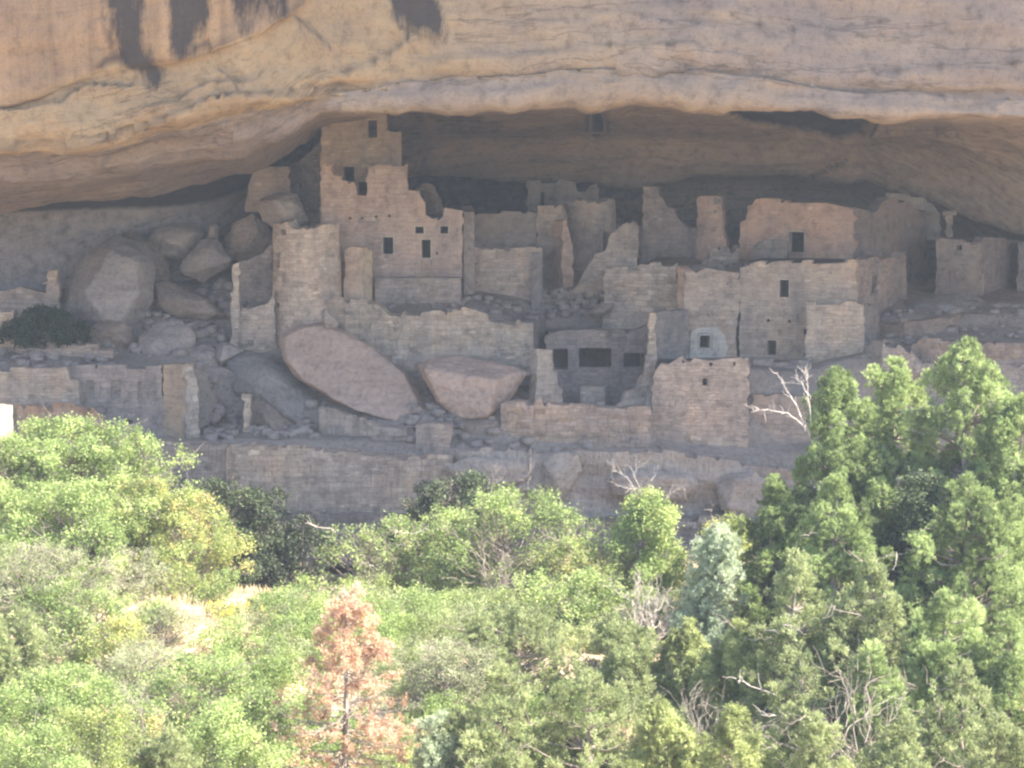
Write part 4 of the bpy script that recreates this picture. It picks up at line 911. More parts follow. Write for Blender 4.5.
rubble([(100, 250, 103.5, 109, 260, .17), (540, 650, 107.6, 109.3, 200, .14), (200, 330, 100, 104, 200, .16), (330, 545, 105.4, 107.6, 160, .12), (0, 110, 102, 106, 120, .14), (870, 1024, 102, 108, 120, .12), (655, 860, 105.8, 108.4, 110, .12), (420, 640, 98.8, 99.4, 60, .15), (410, 530, 99.5, 103, 120, .17)], 3)
# ================================================================ CANYON SLOPE (ground)
def G(x, Y):
    x = np.asarray(x, float); Y = np.asarray(Y, float)
    z = np.interp(Y, [-300, -10, 1, 4, 18, 36, 50, 60, 75, 88, 96, 99, 130], [6, 0, -2.0, -4, -17, -24, -21, -17.6, -16.6, -16.6, -17.2, -17.6, -18])
    z = z + 1.7 * np.exp(-(((x + 12) / 7) ** 2 + ((Y - 77) / 7) ** 2)) + 3.0 * np.exp(-(((x - 19) / 5) ** 2 + ((Y - 75) / 8) ** 2))
    z = z - 3.4 * np.exp(-(((x + 9.3) / 3.0) ** 2 + ((Y - 88) / 4.5) ** 2))
    p = np.stack([x.ravel() * .12, Y.ravel() * .12, x.ravel() * 0], 1)
    return z + .9 * fbm(p, 4, 88).reshape(x.shape) * np.clip((Y - 20) / 30, 0, 1)
g = NG('canyon_soil'); geo = g.n('NewGeometry').outputs['Position']
a = g.noise(geo, .5, 6, .6); b_ = g.noise(geo, 5, 5, .6)
c = g.mix(g.ramp(a, (.4, 0), (.62, 1)), srgb(196, 174, 152), srgb(168, 150, 124))
c = g.mix(1.0, c, g.ramp(b_, (.3, (.7, .7, .68, 1)), (.6, (1.1, 1.08, 1.05, 1))), 'MULTIPLY'); g.l(c, g.b.inputs['Base Color'])
bu = g.n('Bump'); bu.inputs['Distance'].default_value = .1; g.l(b_, bu.inputs['Height']); g.l(bu.outputs[0], g.b.inputs['Normal'])
gx = np.concatenate([np.linspace(-400, -40, 20), np.linspace(-38, 38, 110), np.linspace(40, 400, 20)])
gyv = np.concatenate([np.linspace(-300, 40, 40), np.linspace(41, 99, 80), [110, 130]])
XX, YY = np.meshgrid(gx, gyv); ZZ = G(XX, YY)
idx = np.arange(XX.size).reshape(XX.shape)
qd = np.stack([idx[:-1, :-1], idx[:-1, 1:], idx[1:, 1:], idx[1:, :-1]], -1).reshape(-1, 4)
gs = mkq('terrain', np.stack([XX.ravel(), YY.ravel(), ZZ.ravel()], 1), qd, g.m, smooth=True); tag(gs, 'pale dry soil of the canyon slope', None, kind='structure')

# ================================================================ VEGETATION
ML = {
 'pinyon': leaf_mat('pinyon_needles', [(0, (84, 106, 62)), (.45, (134, 160, 94)), (.8, (164, 186, 116)), (1, (182, 200, 136))], .52),
 'juniper': leaf_mat('juniper_scales', [(0, (90, 106, 70)), (.5, (138, 156, 100)), (1, (176, 188, 132))], .5),
 'blue': leaf_mat('blue_juniper_scales', [(0, (128, 146, 118)), (.5, (172, 190, 156)), (1, (198, 212, 184))], .55),
 'weep': leaf_mat('yellow_juniper_scales', [(0, (106, 120, 70)), (.5, (152, 168, 100)), (1, (186, 196, 128))], .5),
 'oak': leaf_mat('oak_leaves', [(0, (80, 104, 58)), (.4, (128, 156, 86)), (.8, (160, 184, 106)), (1, (180, 196, 122))], .5),
 'yellow': leaf_mat('turning_oak_leaves', [(0, (104, 124, 68)), (.5, (148, 168, 94)), (.9, (182, 190, 108)), (1, (206, 180, 106))], .5),
 'sage': leaf_mat('grey_brush_leaves', [(0, (112, 120, 88)), (.5, (148, 158, 116)), (1, (176, 184, 142))], .4),
 'dead': leaf_mat('dead_needles', [(0, (158, 124, 98)), (.5, (200, 162, 130)), (1, (216, 188, 160))], .45),
 'shade': leaf_mat('shade_toned_leaves', [(0, (34, 48, 36)), (.5, (50, 68, 46)), (1, (76, 94, 60))], .25),  # leaf colours darkened to paint in shade
 'flower': leaf_mat('yellow_flowers', [(0, (210, 184, 60)), (1, (232, 208, 84))], .2),
}
M_BARK = bark_mat('grey_bark', (112, 100, 92), (156, 144, 132)); M_BARE = bark_mat('bleached_wood', (168, 156, 146), (206, 194, 182))
M_TWIG = bark_mat('grey_twigs', (124, 112, 102), (162, 150, 138))

def tubes(paths, sides=5):
    V = []; Q = []; k = 0
    for pts, rad in paths:
        pts = np.asarray(pts, float); n = len(pts); t = np.gradient(pts, axis=0); t /= np.linalg.norm(t, axis=1)[:, None] + 1e-9
        ref = np.where(np.abs(t[:, 2:3]) > .9, np.array([[1., 0, 0]]), np.array([[0, 0, 1.]]))
        u = np.cross(t, ref); u /= np.linalg.norm(u, axis=1)[:, None] + 1e-9; v = np.cross(t, u)
        an = np.arange(sides) * 2 * math.pi / sides; rad = np.broadcast_to(np.asarray(rad, float), (n,))
        ring = pts[:, None, :] + rad[:, None, None] * (u[:, None, :] * np.cos(an)[None, :, None] + v[:, None, :] * np.sin(an)[None, :, None])
        V.append(ring.reshape(-1, 3)); i = np.arange(n * sides).reshape(n, sides) + k; j = np.roll(i, -1, 1)
        Q.append(np.stack([i[:-1], j[:-1], j[1:], i[1:]], -1).reshape(-1, 4)); k += n * sides
    return np.concatenate(V), np.concatenate(Q)
def limb(rs, a, b, r0, r1, n=6, wob=.08, sag=0):
    t = np.linspace(0, 1, n)[:, None]; L_ = np.linalg.norm(b - a); p = a + (b - a) * t
    o = np.cumsum(rs.normal(size=(n, 3)) * wob * L_ / n, 0); o -= t * o[-1]; p = p + o; p[:, 2] += sag * L_ * (4 * t[:, 0] * (1 - t[:, 0]))
    return p, r0 + (r1 - r0) * t[:, 0]
def leafq(c, d, ln, wd, rs, tint):
    d = d / (np.linalg.norm(d, axis=1)[:, None] + 1e-9); r = rs.normal(size=c.shape); w_ = np.cross(d, r); w_ /= np.linalg.norm(w_, axis=1)[:, None] + 1e-9
    ln = np.broadcast_to(ln, (len(c),))[:, None]; wd = np.broadcast_to(wd, (len(c),))[:, None]
    V = np.stack([c, c + d * ln * .55 + w_ * wd * .5, c + d * ln, c + d * ln * .55 - w_ * wd * .5], 1).reshape(-1, 3)
    return V, np.arange(len(V)).reshape(-1, 4), np.repeat(tint, 4)

KIND = {  # leaf length, width, tufts per m2, leaves per tuft, lobe radius, lobe spacing
 'pinyon': dict(ll=.12, lw=.036, tuft=.10, per=13, lr=.29, mat='pinyon'),
 'juniper': dict(ll=.14, lw=.045, tuft=.12, per=11, lr=.26, mat='juniper'),
 'blue': dict(ll=.13, lw=.045, tuft=.12, per=13, lr=.28, mat='blue'),
 'weep': dict(ll=.16, lw=.04, tuft=.09, per=11, lr=.30, mat='weep'),
 'oak': dict(ll=.105, lw=.075, tuft=.14, per=9, lr=.27, mat='oak'),
 'yellow': dict(ll=.10, lw=.07, tuft=.14, per=9, lr=.26, mat='yellow'),
 'sage': dict(ll=.09, lw=.035, tuft=.11, per=7, lr=.28, mat='sage'),
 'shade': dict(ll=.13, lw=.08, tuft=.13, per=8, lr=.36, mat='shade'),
}
def plant(name, label, cat, group, px, top, wpx, Y, kind, seed, bare=0, base=None, dens=1.0, lobes=None, lean=0, hmin=.02, cone=None, snag=None, flower=0, tsh=None):
    rs = np.random.RandomState(seed); k = dict(KIND[kind]); fs = float(np.clip(Y / 92, .52, .95)); k['ll'] *= fs; k['lw'] *= fs; k['per'] = int(round(k['per'] / fs ** 1.45))
    tp = P(px, top, Y); z0 = float(G(np.array([tp[0]]), np.array([Y]))[0]) if base is None else base
    loc = np.array((tp[0], Y, z0)); H = tp[2] - z0; W = wpx * 1.25 / F * Y; rad = W / 2
    root = thing(name, label, cat, loc, group)
    conif = kind in ('pinyon', 'juniper', 'blue', 'weep'); lr = k['lr'] * (1 if H > 3 else .75)
    # lobe centres
    n = lobes or int(np.clip(2.7 * H * W / (lr * lr * 3.2) * dens, 30, 620))
    C = []; hh = []
    ph = rs.uniform(0, 6.28, 5); am = rs.uniform(.15, .45, 5)
    leaders = [(0, 0, 1.0)]
    if conif and cone is None:
        for _ in range(rs.randint(2, 5)):
            a = rs.uniform(0, 6.28); leaders.append((math.cos(a) * rad * .45, math.sin(a) * rad * .45, rs.uniform(.68, .93)))
    tries = 0
    while len(C) < n and tries < n * 30:
        tries += 1
        h = hmin + (1 - hmin) * rs.rand() ** (.95)
        a = rs.uniform(0, 6.28)
        if conif:
            lx, ly, lh = leaders[rs.randint(len(leaders))] if rs.rand() < .75 else leaders[0]
            q = h / 1.0; h2 = h * lh
            env = rad * (1 if (lx, ly) == (0, 0) else .62) * np.clip((1 - q) ** (cone or .52), .05, 1) * (.65 + .35 * min(1, h / .25))
        else:
            lx = ly = 0; h2 = h
            env = rad * math.sqrt(max(.06, 1 - (max(0, h - .45) / .57) ** 2)) * (.75 + .25 * min(1, h / .3))
        env *= 1 + sum(am[j] * math.sin((j + 1) * a + ph[j] + h * 5 * (j % 2)) for j in range(5)) * .55
        env *= rs.choice((.6, .85, 1, 1, 1.1, 1.3))
        r = env * (1 - .5 * rs.rand() ** 1.6)
        p = np.array((lx + math.cos(a) * r + lean * h2 * H, ly + math.sin(a) * r, h2 * (H - lr * .9)))
        if C and np.min(np.linalg.norm(np.array(C) - p, axis=1)) < lr * .5: continue
        C.append(p); hh.append(h2)
    C.append(np.array((lean * H, 0, H - lr * .75))); hh.append(1)
    C = np.array(C)
    # trunk and limbs
    paths = []; stems = 1 if conif else rs.randint(3, 6)
    tops = []
    for s in range(stems):
        b0 = np.array((rs.uniform(-.15, .15) * rad, rs.uniform(-.15, .15) * rad, -.2)) if stems > 1 else np.array((0, 0, -.2))
        b1 = np.array((lean * H * .8 + (rs.uniform(-.35, .35) * rad if stems > 1 else 0), rs.uniform(-.3, .3) * rad if stems > 1 else 0, H * (.93 if conif else rs.uniform(.6, .85))))
        r0 = (.032 * H if conif else .017 * H) + .02
        p, r = limb(rs, b0, b1, r0, .012, 10, .25 if not conif else .10); paths.append((p, r)); tops.append((p, r))
    for p_ in C:
        st = tops[rs.randint(stems)]; zz = np.clip(p_[2] - np.linalg.norm(p_[:2]) * (.35 if conif else .8), .05 * H, st[0][-1, 2]); i = int(np.argmin(np.abs(st[0][:, 2] - zz)))
        paths.append(limb(rs, st[0][i], p_, min(st[1][i] * .5, .006 * H + .008), .006, 6, .18, -.06 if conif else .02))
    # fine twigs poking out
    ntw = int(len(C) * (2.2 if kind in ('oak', 'yellow', 'sage', 'shade') else 1.0))
    for i in rs.randint(0, len(C), ntw):
        d = rs.normal(size=3); d[2] = abs(d[2]) * .8; d /= np.linalg.norm(d); paths.append(limb(rs, C[i], C[i] + d * lr * rs.uniform(.9, 1.7), .011, .005, 4, .25))
    v, q = tubes(paths, 5); mkq('trunk', v, q, M_BARK, root, smooth=True)
    # bare twigs
    if bare:
        for _ in range(bare):
            pb = []
            i = rs.randint(len(C)); o = C[i] * 1.0; d = rs.normal(size=3) * [1, .6, .5]; d[2] = abs(d[2]) + .25; d[1] = -abs(d[1]); d /= np.linalg.norm(d); ln = rs.uniform(.7, 1.5) * (.16 * H + .3)
            p, r = limb(rs, o, o + d * ln, .018, .006, 6, .3); pb.append((p, r))
            for _k in range(4):
                j = rs.randint(2, 6); dd = d + rs.normal(size=3) * .7; dd /= np.linalg.norm(dd); pb.append(limb(rs, p[j], p[j] + dd * ln * .42, .009, .004, 4, .3))
            v, q = tubes(pb, 4); mkq('bare_branch', v, q, M_TWIG if bare < 9 else M_BARE, root, smooth=True)
    # foliage
    ltint = np.clip(rs.normal(.5 + (rs.uniform(-.14, .14) if tsh is None else tsh), .2, len(C)), .02, .98)
    ntf = int(4 * math.pi * lr * lr * .75 / (k['tuft'] ** 2) * .34 * dens)
    lsz = rs.uniform(.35, 1.35, len(C)); ci = np.repeat(np.arange(len(C)), np.maximum(3, (ntf * 1.35 * lsz ** 2)).astype(int)); d = rs.normal(size=(len(ci), 3)); d[:, 2] += .5; d /= np.linalg.norm(d, axis=1)[:, None]
    rr = lr * (.45 + .6 * rs.rand(len(ci)) ** .6) * lsz[ci]
    sq = np.array((.7, .7, 1.5)) if kind == 'weep' else (np.array((.85, .85, 1.2)) if conif else np.array((1.1, 1.1, .8)))
    T = C[ci] + d * rr[:, None] * sq
    if kind == 'weep': T[:, 2] -= .15 * rr
    ttint = ltint[ci] + rs.normal(0, .17, len(ci))
    per = k['per']; ti = np.repeat(np.arange(len(T)), per)
    if conif:
        ax = d * .9 + np.array((0, 0, .75 if kind != 'weep' else -.9)); dd = ax[ti] + rs.normal(size=(len(ti), 3)) * .75
        c0 = T[ti] + rs.normal(size=(len(ti), 3)) * k['tuft'] * .28
    else:
        dd = rs.normal(size=(len(ti), 3)) + d[ti] * .5; dd[:, 2] *= .6; c0 = T[ti] + rs.normal(size=(len(ti), 3)) * k['tuft'] * .62
    tint = np.clip(ttint[ti] + rs.normal(0, .12, len(ti)), 0, 1)
    v, q, tt = leafq(c0, dd, k['ll'] * rs.uniform(.7, 1.25, len(ti)), k['lw'] * rs.uniform(.7, 1.2, len(ti)), rs, tint)
    mkq('crown', v, q, ML[k['mat']], root, attrs={'tint': tt})
    if flower:
        ii = rs.randint(0, len(T), flower); jj = np.repeat(ii, 6); c0 = T[jj] + d[jj] * .1 + rs.normal(size=(len(jj), 3)) * .035
        v, q, tt = leafq(c0, rs.normal(size=(len(jj), 3)), .05, .05, rs, rs.rand(len(jj))); mkq('flowers', v, q, ML['flower'], root, attrs={'tint': tt})
    if snag:
        for (pts, r0) in snag:
            pb = []
            W3 = np.array([P(x, y, Y + o) for x, y, o in pts]) - loc
            t = np.linspace(0, 1, len(W3)); tn = np.linspace(0, 1, len(W3) * 4); Wn = np.stack([np.interp(tn, t, W3[:, i]) for i in range(3)], 1) + rs.normal(size=(len(tn), 3)) * .012
            pb.append((Wn, r0 * (1 - .75 * tn)))
            for _k in range(int(len(tn) * .9)):
                j = rs.randint(2, len(tn)); g_ = Wn[j] - Wn[j - 1]; g_ /= np.linalg.norm(g_) + 1e-9; dd = g_ + rs.normal(size=3) * .8; dd[2] += .25; dd /= np.linalg.norm(dd); pb.append(limb(rs, Wn[j], Wn[j] + dd * rs.uniform(.15, .45), r0 * .35, .004, 5, .3))
            v, q = tubes(pb, 5); mkq('bare_branch', v, q, M_BARE, root, smooth=True)
    return root

def dead_pine(label, px, top, wpx, Y, seed):
    rs = np.random.RandomState(seed); tp = P(px, top, Y); z0 = float(G(np.array([tp[0]]), np.array([Y]))[0]); loc = np.array((tp[0], Y, z0)); H = tp[2] - z0; rad = wpx / F * Y / 2
    root = thing('dead_pinyon', label, 'tree', loc, None)
    tr, rr = limb(rs, np.array((0, 0, -.2)), np.array((.0, 0, H)), .12, .012, 24, .05); paths = [(tr, rr)]; T = []; D = []; TT = []
    for _ in range(150):
        h = rs.uniform(.08, .985); a = rs.uniform(0, 6.28); L_ = (rad * 1.1 * (1 - h) ** .85 + .14) * rs.uniform(.6, 1.15); o = np.array([np.interp(h * H, tr[:, 2], tr[:, i]) for i in range(3)])
        e = o + np.array((math.cos(a) * L_, math.sin(a) * L_, L_ * rs.uniform(-.1, .35))); p, r = limb(rs, o, e, .02 * (1 - h) + .009, .004, 7, .2, -.08); paths.append((p, r))
        tb = np.clip(rs.normal(.5, .22), 0, 1); leafy = rs.rand() < (.58 if h > .35 else .5)
        for _k in range(6):
            j = rs.randint(2, 7); d = p[j] - p[j - 1]; d = d / (np.linalg.norm(d) + 1e-9) + rs.normal(size=3) * .7; d /= np.linalg.norm(d); e2 = p[j] + d * rs.uniform(.15, .42); paths.append(limb(rs, p[j], e2, .007, .003, 4, .25))
            if leafy:
                for t in np.linspace(.3, 1.05, 7): T.append(p[j] + (e2 - p[j]) * t); D.append(d); TT.append(tb)
    v, q = tubes(paths, 5); mkq('trunk', v, q, M_TWIG, root, smooth=True)
    T = np.array(T); D = np.array(D); ti = np.repeat(np.arange(len(T)), 5); c0 = T[ti] + rs.normal(size=(len(ti), 3)) * .03; dd = D[ti] * .7 + rs.normal(size=(len(ti), 3)) * .7; dd[:, 2] -= .35
    v, q, tt = leafq(c0, dd, .12 * rs.uniform(.7, 1.2, len(ti)), .03, rs, np.clip(np.array(TT)[ti] + rs.normal(0, .15, len(ti)), 0, 1)); mkq('crown', v, q, ML['dead'], root, attrs={'tint': tt})
def bare_shrub(label, cat, px, top, wpx, Y, seed, n=9, white=False, name='dead_shrub', lean=0):
    rs = np.random.RandomState(seed); tp = P(px, top, Y); z0 = float(G(np.array([tp[0]]), np.array([Y]))[0]); loc = np.array((tp[0], Y, z0)); H = tp[2] - z0; rad = wpx / F * Y / 2
    root = thing(name, label, cat, loc, 'bare grey shrubs'); paths = []
    def grow(o, d, L_, r, lev):
        e = o + d * L_; p, rr = limb(rs, o, e, r * .7, r * .3, 7, .3); paths.append((p, rr))
        if lev < 3:
            for _ in range(4 if lev < 2 else 3):
                j = rs.randint(2, 7); d2 = d + rs.normal(size=3) * .62; d2[2] += .1; d2 /= np.linalg.norm(d2); grow(p[j], d2, L_ * rs.uniform(.4, .62), r * .5, lev + 1)
    for _ in range(n):
        a = rs.uniform(0, 6.28); d = np.array((math.cos(a) * rad / H * rs.uniform(.2, 1) + lean, math.sin(a) * rad / H * rs.uniform(.2, 1), 1)); d /= np.linalg.norm(d); grow(np.array((0, 0, -.1)), d, H * rs.uniform(.55, .8), .012 * H + .012, 0)
    v, q = tubes(paths, 4); mkq('branches', v, q, M_BARE if white else M_TWIG, root, smooth=True)

T_ = 'tree'; SH = 'shrub'
gl = 'oak brush on the left slope'; gc = 'trees in the middle of the slope'; gr = 'pines and junipers on the right slope'; gb = 'low brush along the bottom'; gd = 'dark brush in the shade of the cliff'
# --- shaded brush against the wall
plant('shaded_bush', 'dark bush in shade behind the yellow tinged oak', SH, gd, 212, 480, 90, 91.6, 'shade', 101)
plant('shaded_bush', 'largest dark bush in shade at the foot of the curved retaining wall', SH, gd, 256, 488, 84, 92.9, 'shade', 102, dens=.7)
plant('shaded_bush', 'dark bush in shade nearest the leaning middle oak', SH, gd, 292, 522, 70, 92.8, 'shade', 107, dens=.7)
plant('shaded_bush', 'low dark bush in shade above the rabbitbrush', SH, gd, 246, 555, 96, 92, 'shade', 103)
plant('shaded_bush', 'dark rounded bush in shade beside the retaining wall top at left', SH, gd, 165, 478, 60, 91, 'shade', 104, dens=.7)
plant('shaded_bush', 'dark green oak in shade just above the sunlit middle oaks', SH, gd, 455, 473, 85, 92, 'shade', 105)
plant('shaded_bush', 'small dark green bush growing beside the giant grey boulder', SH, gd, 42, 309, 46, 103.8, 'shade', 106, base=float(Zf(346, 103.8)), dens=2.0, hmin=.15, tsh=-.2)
# --- left
plant('oak_brush', 'yellow green oak bush highest at the left below the brownish wall', SH, gl, 72, 418, 150, 84, 'oak', 1, bare=5)
plant('oak_brush', 'sunlit oak bush cut by the left edge below the bright wall end', SH, gl, 12, 438, 110, 82, 'oak', 2)
plant('oak_brush', 'thin twiggy oak with sparse leaves in front of the left retaining wall', SH, gl, 128, 434, 60, 85, 'oak', 3, dens=.6, bare=5)
plant('oak_brush', 'oak bush with leaves turning yellow beside the dark shaded brush', SH, gl, 182, 490, 84, 80, 'yellow', 4, bare=3)
plant('oak_brush', 'pale yellow green brush left of the turning oak', SH, gl, 140, 478, 80, 81, 'yellow', 5, dens=.9)
plant('oak_brush', 'dense green oak in the middle of the left thicket', SH, gl, 78, 482, 120, 79, 'oak', 6, bare=3)
plant('grey_brush', 'grey green twiggy brush below the dense left oak', SH, gl, 40, 545, 120, 75, 'sage', 7, bare=6)
plant('oak_brush', 'bright green oak at the left edge at mid slope', SH, gl, -5, 530, 90, 77, 'oak', 8)
plant('grey_brush', 'pale twiggy brush above the bare dry patch', SH, gl, 128, 548, 76, 77.5, 'sage', 9, bare=6)
plant('turning_brush', 'golden green brush under the turning oak', SH, gl, 178, 566, 54, 78, 'yellow', 10)
plant('rabbitbrush', 'low brush topped with yellow flowers at the shadow edge', SH, gl, 224, 604, 52, 75.5, 'yellow', 11, flower=150, dens=.8)
plant('oak_brush', 'light green low brush on the left of the dry patch', SH, gl, 92, 590, 90, 73, 'oak', 12, dens=.8)
plant('oak_brush', 'dull green oak at left under the grey twiggy brush', SH, gl, 18, 612, 110, 69, 'juniper', 13, bare=4)
plant('oak_brush', 'fresh green oak clump right below the dry patch', SH, gl, 205, 658, 110, 66, 'oak', 14, bare=7)
plant('grey_brush', 'greyish brush directly below the dry patch', SH, gl, 140, 640, 90, 68, 'sage', 15, bare=4)
plant('oak_brush', 'wide bright green bush low at left', SH, gb, 62, 668, 130, 63, 'oak', 16, bare=6)
plant('oak_brush', 'bright yellow green bush at the lower left corner', SH, gb, 8, 690, 110, 60, 'oak', 17)
plant('oak_brush', 'lime green bush on the bottom edge left of the brown pine', SH, gb, 110, 706, 110, 58, 'yellow', 18)
plant('oak_brush', 'dark leaved oak on the bottom edge left of the brown pine', SH, gb, 222, 704, 80, 58, 'oak', 19)
plant('oak_brush', 'lowest oak bush at the bottom left', SH, gb, 40, 728, 120, 55, 'oak', 20)
plant('oak_brush', 'lowest mixed bush between the bottom oaks at left', SH, gb, 168, 724, 100, 55, 'juniper', 21)
plant('grey_brush', 'pale grey tuft of brush standing in the middle of the dry patch', SH, gl, 165, 606, 50, 73, 'sage', 22, bare=4)
plant('oak_brush', 'small light green bush on the left side of the dry patch', SH, gl, 118, 618, 60, 71, 'yellow', 23, bare=3)
# --- centre
plant('grey_oak', 'rounded grey green oak left of the brown pine', SH, gc, 280, 596, 90, 77, 'juniper', 30, bare=3)
plant('oak_tree', 'small green oak behind the brown pine tip', SH, gc, 322, 576, 64, 81, 'oak', 31, dens=.8)
plant('oak_tree', 'leaning oak with open grey branches left of the main middle oak', T_, gc, 390, 515, 90, 85, 'oak', 32, bare=9, dens=.5, hmin=.4)
plant('oak_tree', 'largest middle oak with bright leaves against the shaded wall', T_, gc, 510, 488, 125, 84, 'oak', 33, bare=8, dens=.6, hmin=.35)
plant('oak_tree', 'bright small oak to the left of the largest middle oak', T_, gc, 450, 512, 70, 84.5, 'oak', 34, bare=7, dens=.6, hmin=.3)
plant('shaded_oak', 'deep green bush between the brown pine and the middle oaks', SH, gc, 408, 590, 96, 79, 'oak', 35, dens=1.1)
bare_shrub('tangle of bare grey stems beneath the largest middle oak', SH, 500, 545, 70, 82, 36, 8)
bare_shrub('bare grey shrub right of the deep green bush', SH, 455, 598, 70, 78, 37, 7)
plant('twiggy_oak', 'yellowish twiggy oak between the middle oak and the bare topped tree', T_, gc, 572, 538, 76, 82, 'yellow', 38, bare=6, dens=.8, hmin=.2)
plant('bare_topped_tree', 'slender green tree with bare dead twigs at its top', T_, gc, 646, 490, 50, 82, 'oak', 39, dens=1.2, hmin=.25, tsh=.15,
      snag=[([(648, 545, 0), (642, 505, 0), (628, 478, 0), (614, 470, .2)], .016), ([(645, 520, 0), (640, 490, 0), (624, 488, 0), (612, 482, 0)], .014), ([(650, 520, 0), (664, 500, 0), (674, 490, 0), (682, 487, 0)], .014), ([(646, 505, 0), (650, 484, 0), (656, 470, 0)], .012), ([(640, 490, 0), (634, 474, 0), (640, 464, 0)], .012)])
plant('blue_juniper', 'pale blue green juniper right of the bare topped tree', T_, gc, 716, 522, 72, 73, 'blue', 40, bare=2, dens=1.1)
plant('small_oak', 'light green tree peeking behind the pale blue juniper', T_, gc, 728, 514, 66, 81, 'yellow', 41)
bare_shrub('white bare branches spreading below the bare topped tree', SH, 648, 582, 130, 76, 42, 13, True)
bare_shrub('dead leafless twigs left of the bare topped tree', SH, 560, 525, 40, 83, 49, 5)
plant('green_juniper', 'rounded green juniper below the white bare branches', T_, gc, 612, 618, 120, 70, 'juniper', 43, bare=6)
plant('green_juniper', 'broad light green juniper below the middle oaks', T_, gc, 518, 604, 150, 71, 'juniper', 44, bare=8)
plant('grey_brush', 'greyish brush right of the brown pine base', SH, gb, 446, 640, 100, 69, 'sage', 45, bare=4)
plant('twiggy_oak', 'mixed yellow oak under the twiggy oak', SH, gc, 578, 572, 96, 77, 'oak', 46, bare=5)
plant('weeping_juniper', 'yellowish juniper with hanging sprays left of the other hanging one', T_, gc, 690, 625, 76, 70, 'weep', 47, bare=4)
plant('weeping_juniper', 'taller yellowish juniper with hanging sprays beside the right thicket', T_, gc, 746, 628, 76, 69, 'weep', 48, bare=4)
dead_pine('dead pinyon with rusty brown needles in the lower middle', 345, 590, 190, 61, 50)
plant('bottom_juniper', 'light juniper on the bottom edge right of the brown pine', SH, gb, 440, 712, 70, 60, 'blue', 51, bare=4)
plant('bottom_juniper', 'wide pale juniper on the bottom edge under the middle oaks', SH, gb, 506, 668, 140, 60, 'juniper', 52, bare=3)
plant('bottom_juniper', 'green bush on the bottom edge in the centre', SH, gb, 590, 676, 130, 60, 'juniper', 53, bare=7)
plant('bottom_juniper', 'yellowish bush on the bottom edge under the hanging junipers', SH, gb, 660, 700, 100, 60, 'weep', 54)
plant('bottom_juniper', 'pale bush on the bottom edge left of the lower right junipers', SH, gb, 735, 706, 100, 58, 'weep', 55, bare=3)
plant('bottom_oak', 'fresh green bush filling the gap left of the brown pine base', SH, gb, 268, 690, 60, 63, 'oak', 56)
for px_, tp_, w_, Y_, sd_, lb_ in ((470, 640, 60, 71, 201, 'grey leafless stems between the brown pine and the light green juniper'), (852, 712, 50, 58.5, 204, 'grey leafless stems on the bottom edge below the right thicket'),
        (60, 600, 70, 73.5, 205, 'grey leafless stems among the left brush beside the dry patch'), (140, 706, 60, 60, 206, 'grey leafless stems near the lime green bush at the bottom left'),
        (705, 704, 36, 61, 208, 'thin grey stems between the hanging junipers and the bottom edge')):
    bare_shrub(lb_, SH, px_, tp_, w_, Y_, sd_, 5, False)
# --- right
plant('pinyon_pine', 'pinyon pine with bleached dead branches reaching left', T_, gr, 836, 368, 125, 77, 'pinyon', 60, dens=1.0, hmin=.12,
      snag=[([(822, 470, 0), (808, 430, -.6), (798, 410, -.6), (786, 390, -.6), (777, 374, -.6)], .035), ([(810, 432, -.6), (788, 413, -.8), (768, 410, -.8), (754, 411, -.8)], .028), ([(812, 430, -.6), (809, 402, -.8), (807, 378, -.8), (805, 366, -.8)], .025), ([(808, 396, -.8), (801, 382, -.8), (795, 378, -.8)], .018)])
plant('pinyon_pine', 'slimmer pinyon pine between the snag pine and the tallest pine', T_, gr, 898, 358, 108, 78, 'pinyon', 61)
plant('pinyon_pine', 'tallest pinyon pine near the right edge', T_, gr, 966, 343, 150, 76, 'pinyon', 62)
plant('pinyon_pine', 'pinyon pine cut by the right picture edge', T_, gr, 1022, 398, 100, 74, 'pinyon', 63)
plant('shade_tinted_juniper', 'dense juniper tinted dark for its shaded side at the left foot of the snag pine', T_, gr, 772, 478, 74, 76, 'pinyon', 64, dens=1.2, tsh=-.38)  # needle tint lowered to paint in the shaded side
plant('green_pine', 'bushy pine below the snag pine', T_, gr, 838, 478, 110, 72, 'pinyon', 65, bare=9)
plant('dark_spire', 'small dark pointed juniper in the gap below the slimmer pinyon', T_, gr, 918, 474, 38, 74.5, 'shade', 66, dens=1.3)
plant('green_pine', 'bushy pine below the tallest pinyon', T_, gr, 968, 478, 120, 71, 'pinyon', 67)
plant('green_pine', 'short pine at the right edge above the dirt patch', T_, gr, 1016, 500, 70, 72.5, 'pinyon', 68)
plant('lower_juniper', 'grey green juniper with pale twigs under the shade tinted juniper', T_, gr, 796, 556, 100, 68, 'juniper', 69, bare=9, dens=.85)
plant('lower_juniper', 'light green juniper in the middle of the right thicket', T_, gr, 872, 560, 100, 67, 'juniper', 70, bare=8)
plant('lower_juniper', 'wide green juniper right of the thicket middle', T_, gr, 945, 590, 110, 66, 'pinyon', 71, bare=8)
plant('lower_juniper', 'green juniper at the right edge below the dirt patch', T_, gr, 1012, 612, 84, 65, 'pinyon', 72)
plant('lower_juniper', 'dark twiggy juniper low beside the hanging junipers', T_, gr, 800, 648, 80, 63, 'juniper', 73, bare=9, dens=.7)
plant('lower_juniper', 'sunlit juniper above the bottom edge at right', T_, gr, 872, 650, 100, 62, 'pinyon', 74, bare=7)
plant('lower_juniper', 'juniper with grey limbs low at right', T_, gr, 962, 668, 110, 61, 'juniper', 75, bare=7, dens=.8)
plant('bottom_juniper', 'pale green bush on the bottom edge below the twiggy juniper', SH, gb, 816, 716, 100, 56, 'juniper', 76, bare=8)
